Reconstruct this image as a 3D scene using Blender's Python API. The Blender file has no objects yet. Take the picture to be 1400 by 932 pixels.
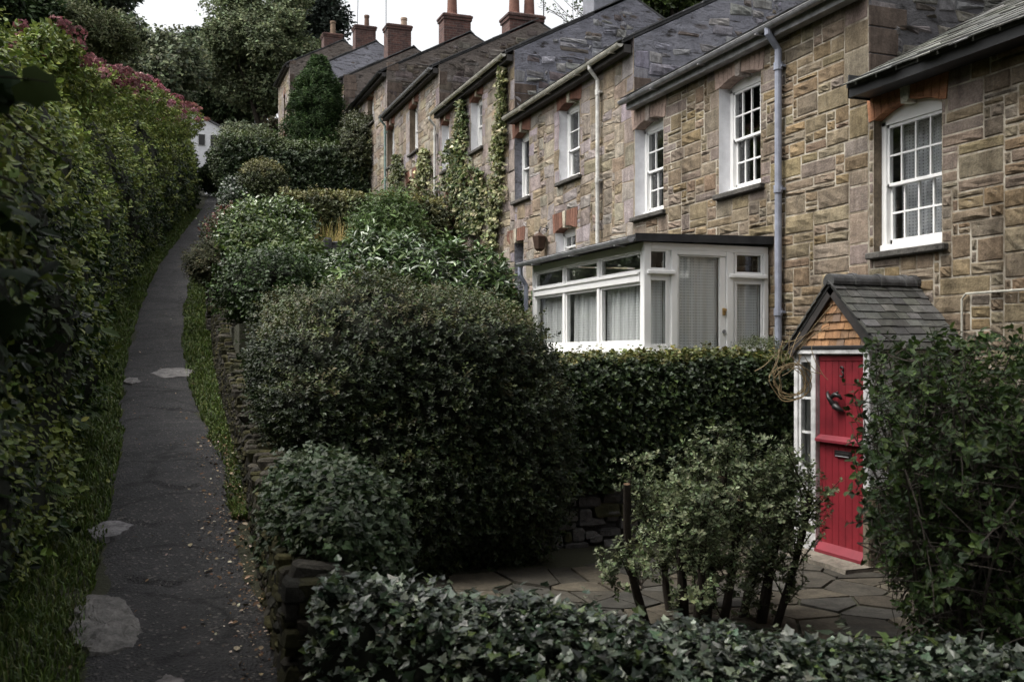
import bpy, math, random
import numpy as np
from mathutils import Vector
random.seed(7)
RNG = np.random.default_rng(11)
R = math.radians
SC = bpy.context.scene
COL = SC.collection

# ------------------------------------------------------------------ camera geometry
FPX = 1361.0                       # 35 mm lens, in pixels of the 1400 px wide photograph
TH = math.atan(510 / FPX)          # the camera looks this far to the right of the terrace's direction (+Y)
CT, ST = math.cos(TH), math.sin(TH)
HOR = 484.0

def uu(px): return (px - 700.0) / FPX
def at_X(px, py, X):
    """the point of the vertical plane X seen at a photograph pixel"""
    u = uu(px); f = X / (CT * u + ST)
    return np.array([X, f * (CT - ST * u), (HOR - py) / FPX * f])
def at_Y(px, py, Y):
    u = uu(px); f = Y / (CT - ST * u)
    return np.array([f * (CT * u + ST), Y, (HOR - py) / FPX * f])
def at_f(px, py, f):
    u = uu(px)
    return np.array([f * (CT * u + ST), f * (CT - ST * u), (HOR - py) / FPX * f])
def at_z(px, py, z):
    return at_f(px, py, z * FPX / (HOR - py))

# ------------------------------------------------------------------ numpy noise
def _h(ix, iy, iz):
    n = (ix.astype(np.int64) * 374761393 + iy.astype(np.int64) * 668265263 + iz.astype(np.int64) * 2147483647)
    n = (n ^ (n >> 13)) * 1274126177
    n = n ^ (n >> 16)
    return (n & 0xffff).astype(np.float64) / 32767.5 - 1.0
def vnoise(p):
    p = np.asarray(p, float)
    i = np.floor(p); f = p - i; i = i.astype(np.int64); w = f * f * (3 - 2 * f)
    o = np.zeros(p.shape[:-1])
    for a in (0, 1):
        for b in (0, 1):
            for c in (0, 1):
                o += _h(i[..., 0] + a, i[..., 1] + b, i[..., 2] + c) * \
                    (w[..., 0] if a else 1 - w[..., 0]) * (w[..., 1] if b else 1 - w[..., 1]) * (w[..., 2] if c else 1 - w[..., 2])
    return o
def fbm(p, oct=3):
    o = 0; a = 1.0; p = np.asarray(p, float)
    for k in range(oct):
        o = o + a * vnoise(p * (2 ** k) + 17.3 * k); a *= .5
    return o / 1.6
def unit(v): return v / (np.linalg.norm(v, axis=-1, keepdims=True) + 1e-9)

# ------------------------------------------------------------------ mesh builder
class Geo:
    """collects vertices and faces (with a material slot and a colour per face) and links them as ONE mesh object"""
    def __init__(s):
        s.v = []; s.n = 0; s.f = []
    def add(s, verts, faces, mat=0, col=(1, 1, 1)):
        verts = np.asarray(verts, np.float64).reshape(-1, 3)
        if not isinstance(faces, list): faces = [faces]
        for fa in faces:
            fa = np.asarray(fa, np.int64)
            if fa.ndim == 1: fa = fa[None]
            c = np.asarray(col, np.float32)
            if c.ndim == 1: c = np.tile(c, (len(fa), 1))
            s.f.append((fa + s.n, mat, c))
        s.v.append(verts); s.n += len(verts)
        return s
    def box(s, a, b, mat=0, col=(1, 1, 1)):
        x0, y0, z0 = np.minimum(a, b); x1, y1, z1 = np.maximum(a, b)
        v = [(x0, y0, z0), (x1, y0, z0), (x1, y1, z0), (x0, y1, z0), (x0, y0, z1), (x1, y0, z1), (x1, y1, z1), (x0, y1, z1)]
        return s.add(v, np.array([(0, 3, 2, 1), (4, 5, 6, 7), (0, 1, 5, 4), (1, 2, 6, 5), (2, 3, 7, 6), (3, 0, 4, 7)]), mat, col)
    def cbox(s, a, b, r=.006, mat=0, col=(1, 1, 1)):
        """box with chamfered edges"""
        lo = np.minimum(a, b); hi = np.maximum(a, b); r = min(r, .45 * float((hi - lo).min()))
        vs = []; idx = {}
        for ax in range(3):
            for sx in (0, 1):
                for sy in (0, 1):
                    for sz in (0, 1):
                        sg = (sx, sy, sz)
                        p = [hi[k] - r if sg[k] else lo[k] + r for k in range(3)]
                        p[ax] = hi[ax] if sg[ax] else lo[ax]
                        idx[(ax, sg)] = len(vs); vs.append(p)
        F4 = []; F3 = []
        for ax in range(3):
            o = [k for k in range(3) if k != ax]
            for e in (0, 1):
                def k(a, b):
                    sg = [0, 0, 0]; sg[ax] = e; sg[o[0]] = a; sg[o[1]] = b; return idx[(ax, tuple(sg))]
                F4.append((k(0, 0), k(1, 0), k(1, 1), k(0, 1)))
        for a in range(3):
            for b in range(a + 1, 3):
                c = 3 - a - b
                for ea in (0, 1):
                    for eb in (0, 1):
                        def k(ax, t):
                            sg = [0, 0, 0]; sg[a] = ea; sg[b] = eb; sg[c] = t; return idx[(ax, tuple(sg))]
                        F4.append((k(a, 0), k(a, 1), k(b, 1), k(b, 0)))
        for sx in (0, 1):
            for sy in (0, 1):
                for sz in (0, 1):
                    F3.append(tuple(idx[(a, (sx, sy, sz))] for a in range(3)))
        return s.add(vs, [np.array(F4), np.array(F3)], mat, col)
    def prism(s, poly, depth, mat=0, col=(1, 1, 1)):
        """polygon (3-D points in a plane) extruded by the vector depth"""
        p = np.asarray(poly, float); n = len(p); q = p + np.asarray(depth, float)
        F = np.array([(i, (i + 1) % n, n + (i + 1) % n, n + i) for i in range(n)])
        return s.add(np.vstack([p, q]), [np.arange(n)[::-1][None], (np.arange(n) + n)[None], F], mat, col)
    def tube(s, pts, rad, seg=8, mat=0, col=(1, 1, 1), cap=True):
        p = np.asarray(pts, float); n = len(p)
        rad = np.full(n, rad) if np.isscalar(rad) else np.asarray(rad, float)
        t = np.gradient(p, axis=0); t = unit(t)
        ref = np.array([0, 0, 1.0]) if abs(t[0, 2]) < .9 else np.array([1.0, 0, 0])
        a = unit(np.cross(t, ref)); b = np.cross(t, a)
        an = np.arange(seg) * 2 * math.pi / seg
        ring = p[:, None] + rad[:, None, None] * (np.cos(an)[None, :, None] * a[:, None] + np.sin(an)[None, :, None] * b[:, None])
        i = np.arange(n - 1)[:, None] * seg; j = np.arange(seg)[None]; j2 = (j + 1) % seg
        F = np.stack([i + j, i + j2, i + seg + j2, i + seg + j], -1).reshape(-1, 4)
        fs = [F]
        if cap: fs += [np.arange(seg)[::-1][None], (np.arange(seg) + (n - 1) * seg)[None]]
        return s.add(ring.reshape(-1, 3), fs, mat, col)
    def lathe(s, c, prof, seg=16, mat=0, col=(1, 1, 1)):
        an = np.arange(seg) * 2 * math.pi / seg
        P = np.array([[(c[0] + r * math.cos(t), c[1] + r * math.sin(t), c[2] + z) for t in an] for r, z in prof])
        n = len(prof); i = np.arange(n - 1)[:, None] * seg; j = np.arange(seg)[None]; j2 = (j + 1) % seg
        F = np.stack([i + j, i + j2, i + seg + j2, i + seg + j], -1).reshape(-1, 4)
        return s.add(P.reshape(-1, 3), [F, (np.arange(seg) + (n - 1) * seg)[None]], mat, col)
    def grid(s, G, mat=0, col=(1, 1, 1), close_u=False):
        nu, nv = G.shape[:2]
        i = np.arange(nu if close_u else nu - 1)[:, None]; j = np.arange(nv - 1)[None]; i2 = (i + 1) % nu
        F = np.stack([i * nv + j, i2 * nv + j, i2 * nv + j + 1, i * nv + j + 1], -1).reshape(-1, 4)
        return s.add(G.reshape(-1, 3), F, mat, col)
    def build(s, name, mats, parent=None, smooth=False, origin=None):
        V = np.vstack(s.v) if s.v else np.zeros((0, 3))
        if origin is None:
            origin = parent.matrix_world_loc if False else (np.array(parent['base_at']) if parent is not None and 'base_at' in parent else np.zeros(3))
        V = V - np.asarray(origin)
        me = bpy.data.meshes.new(name)
        me.vertices.add(len(V)); me.vertices.foreach_set('co', V.astype(np.float32).ravel())
        li = np.concatenate([f.ravel() for f, m, c in s.f]); lt = np.concatenate([np.full(len(f), f.shape[1]) for f, m, c in s.f])
        ls = np.concatenate([[0], np.cumsum(lt)[:-1]])
        me.loops.add(len(li)); me.loops.foreach_set('vertex_index', li.astype(np.int32))
        me.polygons.add(len(lt)); me.polygons.foreach_set('loop_start', ls.astype(np.int32))
        mi = np.concatenate([np.full(len(f), m) for f, m, c in s.f])
        me.polygons.foreach_set('material_index', mi.astype(np.int32))
        me.polygons.foreach_set('use_smooth', np.full(len(lt), smooth))
        me.update(calc_edges=True)
        ca = me.attributes.new('col', 'FLOAT_COLOR', 'FACE')
        cc = np.concatenate([c for f, m, c in s.f]); cc = np.hstack([cc, np.ones((len(cc), 1))])
        ca.data.foreach_set('color', cc.astype(np.float32).ravel())
        for m in (mats if isinstance(mats, (list, tuple)) else [mats]): me.materials.append(m)
        o = bpy.data.objects.new(name, me); COL.objects.link(o)
        if parent is not None:
            o.parent = parent
            if 'base_at' not in o: o['base_at'] = tuple(float(x) for x in origin)
        else:
            o.location = origin; o['base_at'] = tuple(float(x) for x in origin)
        return o

def tag(o, label=None, cat=None, group=None, kind=None):
    if label: o['label'] = label
    if cat: o['category'] = cat
    if group: o['group'] = group
    if kind: o['kind'] = kind
    return o
def thing(name, label, cat, base, group=None):
    o = bpy.data.objects.new(name, None); COL.objects.link(o)
    o.location = base; o['base_at'] = tuple(float(x) for x in base); o.empty_display_size = .2
    return tag(o, label, cat, group)

# ------------------------------------------------------------------ materials
def new_mat(name):
    m = bpy.data.materials.new(name); m.use_nodes = True
    nt = m.node_tree; b = nt.nodes['Principled BSDF']
    return m, nt, b
def node(nt, t, **k):
    n = nt.nodes.new(t)
    for a, v in k.items():
        if a.startswith('i_'):
            n.inputs[int(a[2:]) if a[2:].isdigit() else a[2:].replace('_', ' ')].default_value = v
        else: setattr(n, a, v)
    return n
def ramp(nt, stops, fac):
    n = nt.nodes.new('ShaderNodeValToRGB'); e = n.color_ramp.elements
    while len(e) < len(stops): e.new(.5)
    for k, (p, c) in enumerate(stops):
        e[k].position = p; e[k].color = (*c, 1) if len(c) == 3 else c
    nt.links.new(fac, n.inputs[0]); return n
def noise(nt, scale, detail=4, rough=.6, vec=None, dist=0):
    n = node(nt, 'ShaderNodeTexNoise'); n.inputs['Scale'].default_value = scale; n.inputs['Detail'].default_value = detail
    n.inputs['Roughness'].default_value = rough; n.inputs['Distortion'].default_value = dist
    if vec is not None: nt.links.new(vec, n.inputs['Vector'])
    return n
def coords(nt, which='Object'):
    return nt.nodes.new('ShaderNodeTexCoord').outputs[which]
def mix(nt, a, b, fac, blend='MIX'):
    n = nt.nodes.new('ShaderNodeMix'); n.data_type = 'RGBA'; n.blend_type = blend
    for sock, v in ((n.inputs['A'], a), (n.inputs['B'], b), (n.inputs[0], fac)):
        if hasattr(v, 'links'): nt.links.new(v, sock)
        elif isinstance(v, (int, float)): sock.default_value = v
        else: sock.default_value = (*v, 1)
    return n.outputs['Result']
def bump(nt, h, strength=.4, dist=.01, normal=None):
    n = nt.nodes.new('ShaderNodeBump'); n.inputs['Strength'].default_value = strength; n.inputs['Distance'].default_value = dist
    nt.links.new(h, n.inputs['Height'])
    if normal is not None: nt.links.new(normal, n.inputs['Normal'])
    return n.outputs[0]
def paint(name, c, rough=.45, dirt=.12, scale=6, bumpy=.05):
    m, nt, b = new_mat(name); v = coords(nt)
    n = noise(nt, scale, 6, .65, v); n2 = noise(nt, scale * 9, 3, .6, v)
    dk = tuple(x * (1 - 2.2 * dirt) for x in c)
    r = ramp(nt, [(.36, dk), (.62, c)], n.outputs[0])
    nt.links.new(mix(nt, r.outputs[0], tuple(x * .8 for x in c), ramp(nt, [(.6, (0, 0, 0)), (.75, (dirt * 2, ) * 3)], n2.outputs[0]).outputs[0]), b.inputs['Base Color'])
    b.inputs['Roughness'].default_value = rough
    nt.links.new(bump(nt, n2.outputs[0], bumpy, .01), b.inputs['Normal'])
    return m
def leaf_mat(name, rough=.42, trans=.18, spec=.5):
    m, nt, b = new_mat(name)
    a = node(nt, 'ShaderNodeAttribute', attribute_name='col'); v = coords(nt)
    n = noise(nt, 3.0, 3, .6, v)
    c = mix(nt, a.outputs['Color'], ramp(nt, [(.3, (.62, .66, .6)), (.7, (1.3, 1.25, 1.15))], n.outputs[0]).outputs[0], 1.0, 'MULTIPLY')
    nt.links.new(c, b.inputs['Base Color']); b.inputs['Roughness'].default_value = rough; b.inputs['Specular IOR Level'].default_value = spec
    if trans > 0:
        t = nt.nodes.new('ShaderNodeBsdfTranslucent'); nt.links.new(c, t.inputs['Color'])
        ms = nt.nodes.new('ShaderNodeMixShader'); ms.inputs[0].default_value = trans
        nt.links.new(b.outputs[0], ms.inputs[1]); nt.links.new(t.outputs[0], ms.inputs[2])
        nt.links.new(ms.outputs[0], nt.nodes['Material Output'].inputs[0])
    return m
def attr_mat(name, rough=.85, nscale=14, lo=.65, hi=1.25, bstr=.5, bdist=.012, spec=.3, fine=70, streak=False):
    """colour from the faces, weathered by noise"""
    m, nt, b = new_mat(name); v = coords(nt)
    a = node(nt, 'ShaderNodeAttribute', attribute_name='col')
    n = noise(nt, nscale, 7, .7, v); n2 = noise(nt, fine, 4, .7, v)
    c = mix(nt, a.outputs['Color'], ramp(nt, [(.3, (lo, ) * 3), (.7, (hi, hi, hi * .97))], n.outputs[0]).outputs[0], 1.0, 'MULTIPLY')
    c = mix(nt, c, ramp(nt, [(.3, (.7, .7, .7)), (.65, (1.15, ) * 3)], n2.outputs[0]).outputs[0], 1.0, 'MULTIPLY')
    if streak:                                      # rain stains running down the wall, lichen in patches
        mp = node(nt, 'ShaderNodeMapping'); mp.inputs['Scale'].default_value = (1.8, 1.8, .28); nt.links.new(v, mp.inputs[0])
        sn = noise(nt, 1.5, 6, .65, mp.outputs[0]); c = mix(nt, c, ramp(nt, [(.34, (.52, .50, .48)), (.52, (1, 1, 1)), (.72, (1.12, 1.1, 1.06))], sn.outputs[0]).outputs[0], 1.0, 'MULTIPLY')
        ln = noise(nt, 3.4, 7, .75, v); c = mix(nt, c, (.21, .20, .165), ramp(nt, [(.62, (0, 0, 0)), (.72, (.55, .55, .55))], ln.outputs[0]).outputs[0])
    nt.links.new(c, b.inputs['Base Color']); b.inputs['Roughness'].default_value = rough; b.inputs['Specular IOR Level'].default_value = spec
    nb = bump(nt, n.outputs[0], bstr, bdist); nt.links.new(bump(nt, n2.outputs[0], bstr * .6, bdist * .35, nb), b.inputs['Normal'])
    return m
M = {}
M['leaf'] = leaf_mat('leaf_satin', .5, .18, .32)
M['leaf_gloss'] = leaf_mat('leaf_glossy', .33, .08, .55)
M['leaf_far'] = leaf_mat('leaf_dull', .7, .2, .2)
M['petal'] = leaf_mat('petal', .7, .25, .2)
M['twig'] = attr_mat('twig_bark', .9, 20, .6, 1.3, .6, .006)
M['stone'] = attr_mat('cut_stone', .92, 5, .62, 1.28, .8, .028, .2, 42, True)
M['rock'] = attr_mat('field_stone', .95, 7, .45, 1.45, 1.0, .03, .2, 40)
M['slate'] = attr_mat('roof_slate', .65, 10, .6, 1.5, .5, .01, .35, 60, True)
M['tile'] = attr_mat('clay_tile', .8, 12, .7, 1.25, .4, .006)
M['pot'] = attr_mat('chimney_clay', .85, 8, .65, 1.25, .3, .01)
M['brickpiece'] = attr_mat('arch_brick', .9, 18, .65, 1.25, .5, .008)
M['white'] = paint('white_gloss_paint', (.85, .845, .835), .4, .02)
M['white_old'] = paint('white_weathered_paint', (.66, .66, .66), .5, .2)
M['whitewash'] = paint('whitewash', (.80, .80, .83), .8, .06, 8, .3)
M['gutter'] = paint('cream_gutter_paint', (.56, .54, .47), .5, .2)
M['gutter_grey'] = paint('grey_gutter_paint', (.30, .30, .31), .5, .2)
M['pipe_blue'] = paint('blue_grey_pipe_paint', (.27, .29, .36), .5, .15)
M['pipe_white'] = paint('white_pipe_paint', (.62, .61, .58), .5, .2)
M['pipe_green'] = paint('green_pipe_paint', (.20, .29, .27), .5, .2)
M['black'] = paint('black_tar_paint', (.018, .018, .02), .55, .2)
M['iron'] = paint('dark_iron', (.022, .02, .02), .4, .2)
M['darkwood'] = paint('dark_timber', (.035, .03, .028), .7, .2)
M['red'] = paint('red_door_paint', (.235, .018, .028), .5, .14, 4)
M['redlight'] = paint('red_moulding_paint', (.21, .022, .035), .5, .1, 4)
M['brass'] = paint('old_brass', (.35, .22, .07), .4, .2)
M['slab'] = attr_mat('paving_slab', .9, 6, .55, 1.4, .8, .015, .25, 40)
M['render'] = paint('pale_render', (.50, .48, .43), .9, .15, 4, .4)
M['felt'] = paint('roof_felt', (.03, .03, .033), .8, .3)
M['litter'] = attr_mat('dry_leaf', .8, 30, .7, 1.3, .2, .002)

# glass: dark reflecting pane you can see through
m, nt, b = new_mat('window_glass')
for n_ in list(nt.nodes):
    if n_.type != 'OUTPUT_MATERIAL': nt.nodes.remove(n_)
tr = node(nt, 'ShaderNodeBsdfTransparent'); tr.inputs[0].default_value = (.96, .97, .965, 1)
gl = node(nt, 'ShaderNodeBsdfGlossy'); gl.inputs['Roughness'].default_value = .03
lw = node(nt, 'ShaderNodeLayerWeight'); lw.inputs[0].default_value = .5
fp = node(nt, 'ShaderNodeMath', operation='POWER'); fp.inputs[1].default_value = 4.0; nt.links.new(lw.outputs['Facing'], fp.inputs[0])
fr = node(nt, 'ShaderNodeMapRange'); fr.inputs[3].default_value = .055; fr.inputs[4].default_value = .9; nt.links.new(fp.outputs[0], fr.inputs[0])
nz = noise(nt, 2.5, 2, .5, coords(nt)); nt.links.new(bump(nt, nz.outputs[0], .06, .05), gl.inputs['Normal'])
ms = node(nt, 'ShaderNodeMixShader'); nt.links.new(fr.outputs[0], ms.inputs[0]); nt.links.new(tr.outputs[0], ms.inputs[1]); nt.links.new(gl.outputs[0], ms.inputs[2])
nt.links.new(ms.outputs[0], nt.nodes['Material Output'].inputs[0]); M['glass'] = m

def lace(name, axis, cell, c=(.93, .93, .94), hole=.8):
    """net curtain: a woven grid with open holes"""
    m, nt, b = new_mat(name); v = coords(nt)
    sp = node(nt, 'ShaderNodeSeparateXYZ'); nt.links.new(v, sp.inputs[0])
    def wave(sock, k):
        mu = node(nt, 'ShaderNodeMath', operation='MULTIPLY'); mu.inputs[1].default_value = 2 * math.pi / k; nt.links.new(sock, mu.inputs[0])
        si = node(nt, 'ShaderNodeMath', operation='SINE'); nt.links.new(mu.outputs[0], si.inputs[0]); return si.outputs[0]
    a = wave(sp.outputs[axis], cell); bz = wave(sp.outputs[2], cell * 1.15)
    mn = node(nt, 'ShaderNodeMath', operation='MINIMUM'); nt.links.new(a, mn.inputs[0]); nt.links.new(bz, mn.inputs[1])
    st = node(nt, 'ShaderNodeMapRange'); st.inputs[1].default_value = .15; st.inputs[2].default_value = .95; nt.links.new(mn.outputs[0], st.inputs[0])
    cl = node(nt, 'ShaderNodeMath', operation='MULTIPLY'); cl.inputs[1].default_value = 1 - hole * .25; nt.links.new(st.outputs[0], cl.inputs[0])
    b.inputs['Base Color'].default_value = (*c, 1); b.inputs['Roughness'].default_value = .9
    tl = node(nt, 'ShaderNodeBsdfTranslucent'); tl.inputs[0].default_value = (*c, 1)
    m1 = node(nt, 'ShaderNodeMixShader'); m1.inputs[0].default_value = .3; nt.links.new(b.outputs[0], m1.inputs[1]); nt.links.new(tl.outputs[0], m1.inputs[2])
    t = node(nt, 'ShaderNodeBsdfTransparent')
    m2 = node(nt, 'ShaderNodeMixShader'); nt.links.new(cl.outputs[0], m2.inputs[0]); nt.links.new(m1.outputs[0], m2.inputs[1]); nt.links.new(t.outputs[0], m2.inputs[2])
    nt.links.new(m2.outputs[0], nt.nodes['Material Output'].inputs[0]); return m
M['lace_y'] = lace('net_curtain_front', 1, .03)
M['lace_x'] = lace('net_curtain_end', 0, .03)
M['lace_fine'] = lace('net_curtain_upper', 1, .03, (.62, .62, .66), .5)

# mortar between the stones: pale pointing where it is kept, tan where it has weathered
def mortar(name, a, bcol):
    m, nt, b = new_mat(name); v = coords(nt)
    n = noise(nt, 1.1, 5, .7, v); n2 = noise(nt, 60, 3, .6, v)
    mp = node(nt, 'ShaderNodeMapping'); mp.inputs['Scale'].default_value = (1.8, 1.8, .28); nt.links.new(v, mp.inputs[0])
    sn = noise(nt, 1.5, 6, .65, mp.outputs[0]); n3 = noise(nt, 7, 4, .6, v)
    c = ramp(nt, [(.46, bcol), (.60, a)], mix(nt, n.outputs[0], n3.outputs[0], .5))
    nt.links.new(mix(nt, c.outputs[0], ramp(nt, [(.34, (.5, .48, .46)), (.52, (1, 1, 1))], sn.outputs[0]).outputs[0], 1.0, 'MULTIPLY'), b.inputs['Base Color'])
    b.inputs['Roughness'].default_value = .95; nt.links.new(bump(nt, n2.outputs[0], .4, .006), b.inputs['Normal']); return m
M['mortar'] = mortar('white_pointing', (.46, .42, .35), (.20, .165, .12))
M['mortar_old'] = mortar('old_mortar', (.27, .22, .16), (.21, .165, .12))

# rubble gable: rough coursed rubble smeared over with grey cement wash, dark crevices between
def gable(name, wash, stone, amount, scale=3.2):
    m, nt, b = new_mat(name); v = coords(nt)
    mp = node(nt, 'ShaderNodeMapping'); mp.inputs['Scale'].default_value = (1, 1, 2.6); mp.inputs['Rotation'].default_value = (0, R(7), 0); nt.links.new(v, mp.inputs[0])
    cr = noise(nt, 2.9, 9, .7, mp.outputs[0], .5); n = noise(nt, 1.2, 6, .7, v); n2 = noise(nt, 19, 6, .75, v)
    nd = noise(nt, 5, 3, .6, mp.outputs[0]); wv = mix(nt, mp.outputs[0], nd.outputs['Color'], .12)
    vo = node(nt, 'ShaderNodeTexVoronoi'); vo.inputs['Scale'].default_value = scale; nt.links.new(wv, vo.inputs['Vector'])
    sep = node(nt, 'ShaderNodeSeparateColor'); nt.links.new(vo.outputs['Color'], sep.inputs[0])
    wc = ramp(nt, [(.3, tuple(x * .5 for x in wash)), (.52, wash), (.7, tuple(x * 1.35 for x in wash))], mix(nt, n.outputs[0], n2.outputs[0], .45))
    near = ramp(nt, [(.2, (1, 1, 1)), (.42, (0, 0, 0))], vo.outputs['Distance']); pick = ramp(nt, [(amount * .4, (1, 1, 1)), (amount * .4 + .02, (0, 0, 0))], sep.outputs[0])
    st_ = mix(nt, stone, tuple(x * 1.7 for x in stone), sep.outputs[1])
    c = mix(nt, wc.outputs[0], st_, mix(nt, near.outputs[0], pick.outputs[0], 1.0, 'MULTIPLY'))
    dk = ramp(nt, [(.34, (1, 1, 1)), (.46, (0, 0, 0))], cr.outputs[0])
    nt.links.new(mix(nt, c, tuple(x * .28 for x in stone), dk.outputs[0]), b.inputs['Base Color']); b.inputs['Roughness'].default_value = .92
    nb = bump(nt, cr.outputs[0], 1.0, .16); nt.links.new(bump(nt, n2.outputs[0], .8, .03, nb), b.inputs['Normal']); return m
M['gable_lilac'] = gable('washed_gable_pale', (.27, .27, .31), (.10, .08, .07), .22)
M['gable_grey'] = gable('washed_gable_grey', (.23, .23, .27), (.10, .08, .07), .25)
M['gable_brown'] = gable('rubble_gable_brown', (.155, .13, .115), (.075, .055, .045), .5)
M['gable_dark'] = gable('rubble_gable_dark', (.13, .125, .135), (.055, .048, .045), .4)
M['cement'] = paint('cement_render', (.21, .215, .245), .9, .2, 3, .5)

# chimney brick
m, nt, b = new_mat('chimney_brick'); v = coords(nt)
sp = node(nt, 'ShaderNodeSeparateXYZ'); nt.links.new(v, sp.inputs[0])
ad = node(nt, 'ShaderNodeMath', operation='ADD'); nt.links.new(sp.outputs[0], ad.inputs[0]); nt.links.new(sp.outputs[1], ad.inputs[1])
cb = node(nt, 'ShaderNodeCombineXYZ'); nt.links.new(ad.outputs[0], cb.inputs[0]); nt.links.new(sp.outputs[2], cb.inputs[1])
bt = node(nt, 'ShaderNodeTexBrick'); nt.links.new(cb.outputs[0], bt.inputs['Vector'])
for k_, v_ in (('Color1', (.10, .046, .038, 1)), ('Color2', (.055, .03, .029, 1)), ('Mortar', (.125, .105, .095, 1)), ('Scale', 1.0), ('Mortar Size', .007), ('Brick Width', .235), ('Row Height', .083), ('Bias', -.1), ('Mortar Smooth', .3)):
    bt.inputs[k_].default_value = v_
n = noise(nt, 5, 6, .7, v)
nt.links.new(mix(nt, bt.outputs[0], ramp(nt, [(.35, (.55, .53, .52)), (.68, (1.3, 1.25, 1.2))], n.outputs[0]).outputs[0], 1.0, 'MULTIPLY'), b.inputs['Base Color'])
b.inputs['Roughness'].default_value = .9
iv = node(nt, 'ShaderNodeInvert'); nt.links.new(bt.outputs['Fac'], iv.inputs['Color'])
nt.links.new(bump(nt, iv.outputs[0], .5, .012), b.inputs['Normal']); M['brick'] = m

# asphalt with grit, ground soil
m, nt, b = new_mat('worn_asphalt'); v = coords(nt)
n = noise(nt, 1.5, 8, .72, v, .4); n2 = noise(nt, 55, 3, .7, v); vo = node(nt, 'ShaderNodeTexVoronoi'); vo.inputs['Scale'].default_value = 55; nt.links.new(v, vo.inputs['Vector'])
c = ramp(nt, [(.32, (.012, .012, .013)), (.46, (.026, .0255, .027)), (.56, (.032, .031, .033)), (.7, (.062, .060, .058))], n.outputs[0])
g = ramp(nt, [(.35, (.55, .55, .55)), (.66, (1.55, 1.5, 1.45))], n2.outputs[0])
sep = node(nt, 'ShaderNodeSeparateColor'); nt.links.new(vo.outputs['Color'], sep.inputs[0])
pb = ramp(nt, [(.93, (0, 0, 0)), (.96, (1, 1, 1))], sep.outputs[0])
wv = mix(nt, v, n.outputs['Color'], .35); vk = node(nt, 'ShaderNodeTexVoronoi', feature='DISTANCE_TO_EDGE'); vk.inputs['Scale'].default_value = 1.3; nt.links.new(wv, vk.inputs['Vector'])
nk = noise(nt, .9, 3, .6, v); ck = mix(nt, ramp(nt, [(.008, (0, 0, 0)), (.034, (1, 1, 1))], vk.outputs['Distance']).outputs[0], (1, 1, 1), ramp(nt, [(.44, (1, 1, 1)), (.52, (0, 0, 0))], nk.outputs[0]).outputs[0])
cc = mix(nt, mix(nt, c.outputs[0], g.outputs[0], 1.0, 'MULTIPLY'), (.12, .11, .10), pb.outputs[0])
cc = mix(nt, cc, mix(nt, (.25, .25, .25), (1, 1, 1), ck), 1.0, 'MULTIPLY')
nt.links.new(cc, b.inputs['Base Color']); b.inputs['Roughness'].default_value = .85
nb = bump(nt, n2.outputs[0], 1.0, .016); nt.links.new(bump(nt, vo.outputs['Distance'], .8, .016, nb), b.inputs['Normal']); M['asphalt'] = m
m, nt, b = new_mat('garden_soil'); v = coords(nt)
n = noise(nt, 1.6, 6, .7, v); n2 = noise(nt, 30, 4, .7, v)
c = ramp(nt, [(.3, (.018, .016, .010)), (.5, (.03, .032, .014)), (.72, (.045, .038, .024))], mix(nt, n.outputs[0], n2.outputs[0], .4))
nt.links.new(c.outputs[0], b.inputs['Base Color']); b.inputs['Roughness'].default_value = .95
nt.links.new(bump(nt, n2.outputs[0], .8, .03), b.inputs['Normal']); M['soil'] = m
# ------------------------------------------------------------------ the lie of the land
_PY = np.array([-30, 0, 5.77, 7.92, 10.55, 14.85, 19.1, 25.4, 31.65, 41.9, 54.2, 67.6, 90.])
_PX = np.array([.2, .2, .22, .24, .33, .29, .31, .53, 1.03, 2.16, 3.5, 4.84, 7.0])
_PZ = np.array([-3.6, -2.35, -1.8, -1.6, -1.22, -.78, -.21, .95, 2.5, 4.8, 7.4, 10.3, 13.0])
def _spl(xs, ys, x):
    m = np.gradient(ys, xs); x = np.asarray(x, float)
    k = np.clip(np.searchsorted(xs, x) - 1, 0, len(xs) - 2); h = xs[k + 1] - xs[k]; t = (x - xs[k]) / h
    return (2*t**3-3*t**2+1)*ys[k] + (t**3-2*t**2+t)*h*m[k] + (-2*t**3+3*t**2)*ys[k+1] + (t**3-t**2)*h*m[k+1]
def path_x(Y): return _spl(_PY, _PX, Y)
def path_z(Y): return _spl(_PY, _PZ, Y)
HW = .58                                           # half the path's width
def wall_x(Y): return np.interp(Y, [0, 5.3, 10, 19, 25, 32, 42, 54, 70], [.72, .74, .98, 1.32, 1.62, 2.1, 3.1, 4.45, 6.1])
BND = [3.1, 8.74, 14.2, 19.6, 25.2, 31.1, 38.3, 45.0, 53.0, 57.5]      # party walls of the terrace along Y
EAVE = [2.92, 4.03, 4.97, 6.33, 7.55, 9.0, 10.6, 12.8, 15.2]
GROUND = [-2.05, -.78, .42, 1.8, 3.0, 4.45, 6.0, 8.8, 10.6]
STEP = [9.75, 14.3, 19.7, 25.3, 31.2, 38.4, 45.1, 53.1]
def garden_z(Y):
    Y = np.asarray(Y, float); z = np.full(Y.shape, GROUND[0])
    for s_, g in zip(STEP, GROUND[1:]): z = np.where(Y > s_, g, z)
    return np.where(Y > 58, 10.6 + (Y - 58) * .2, z)
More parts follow.
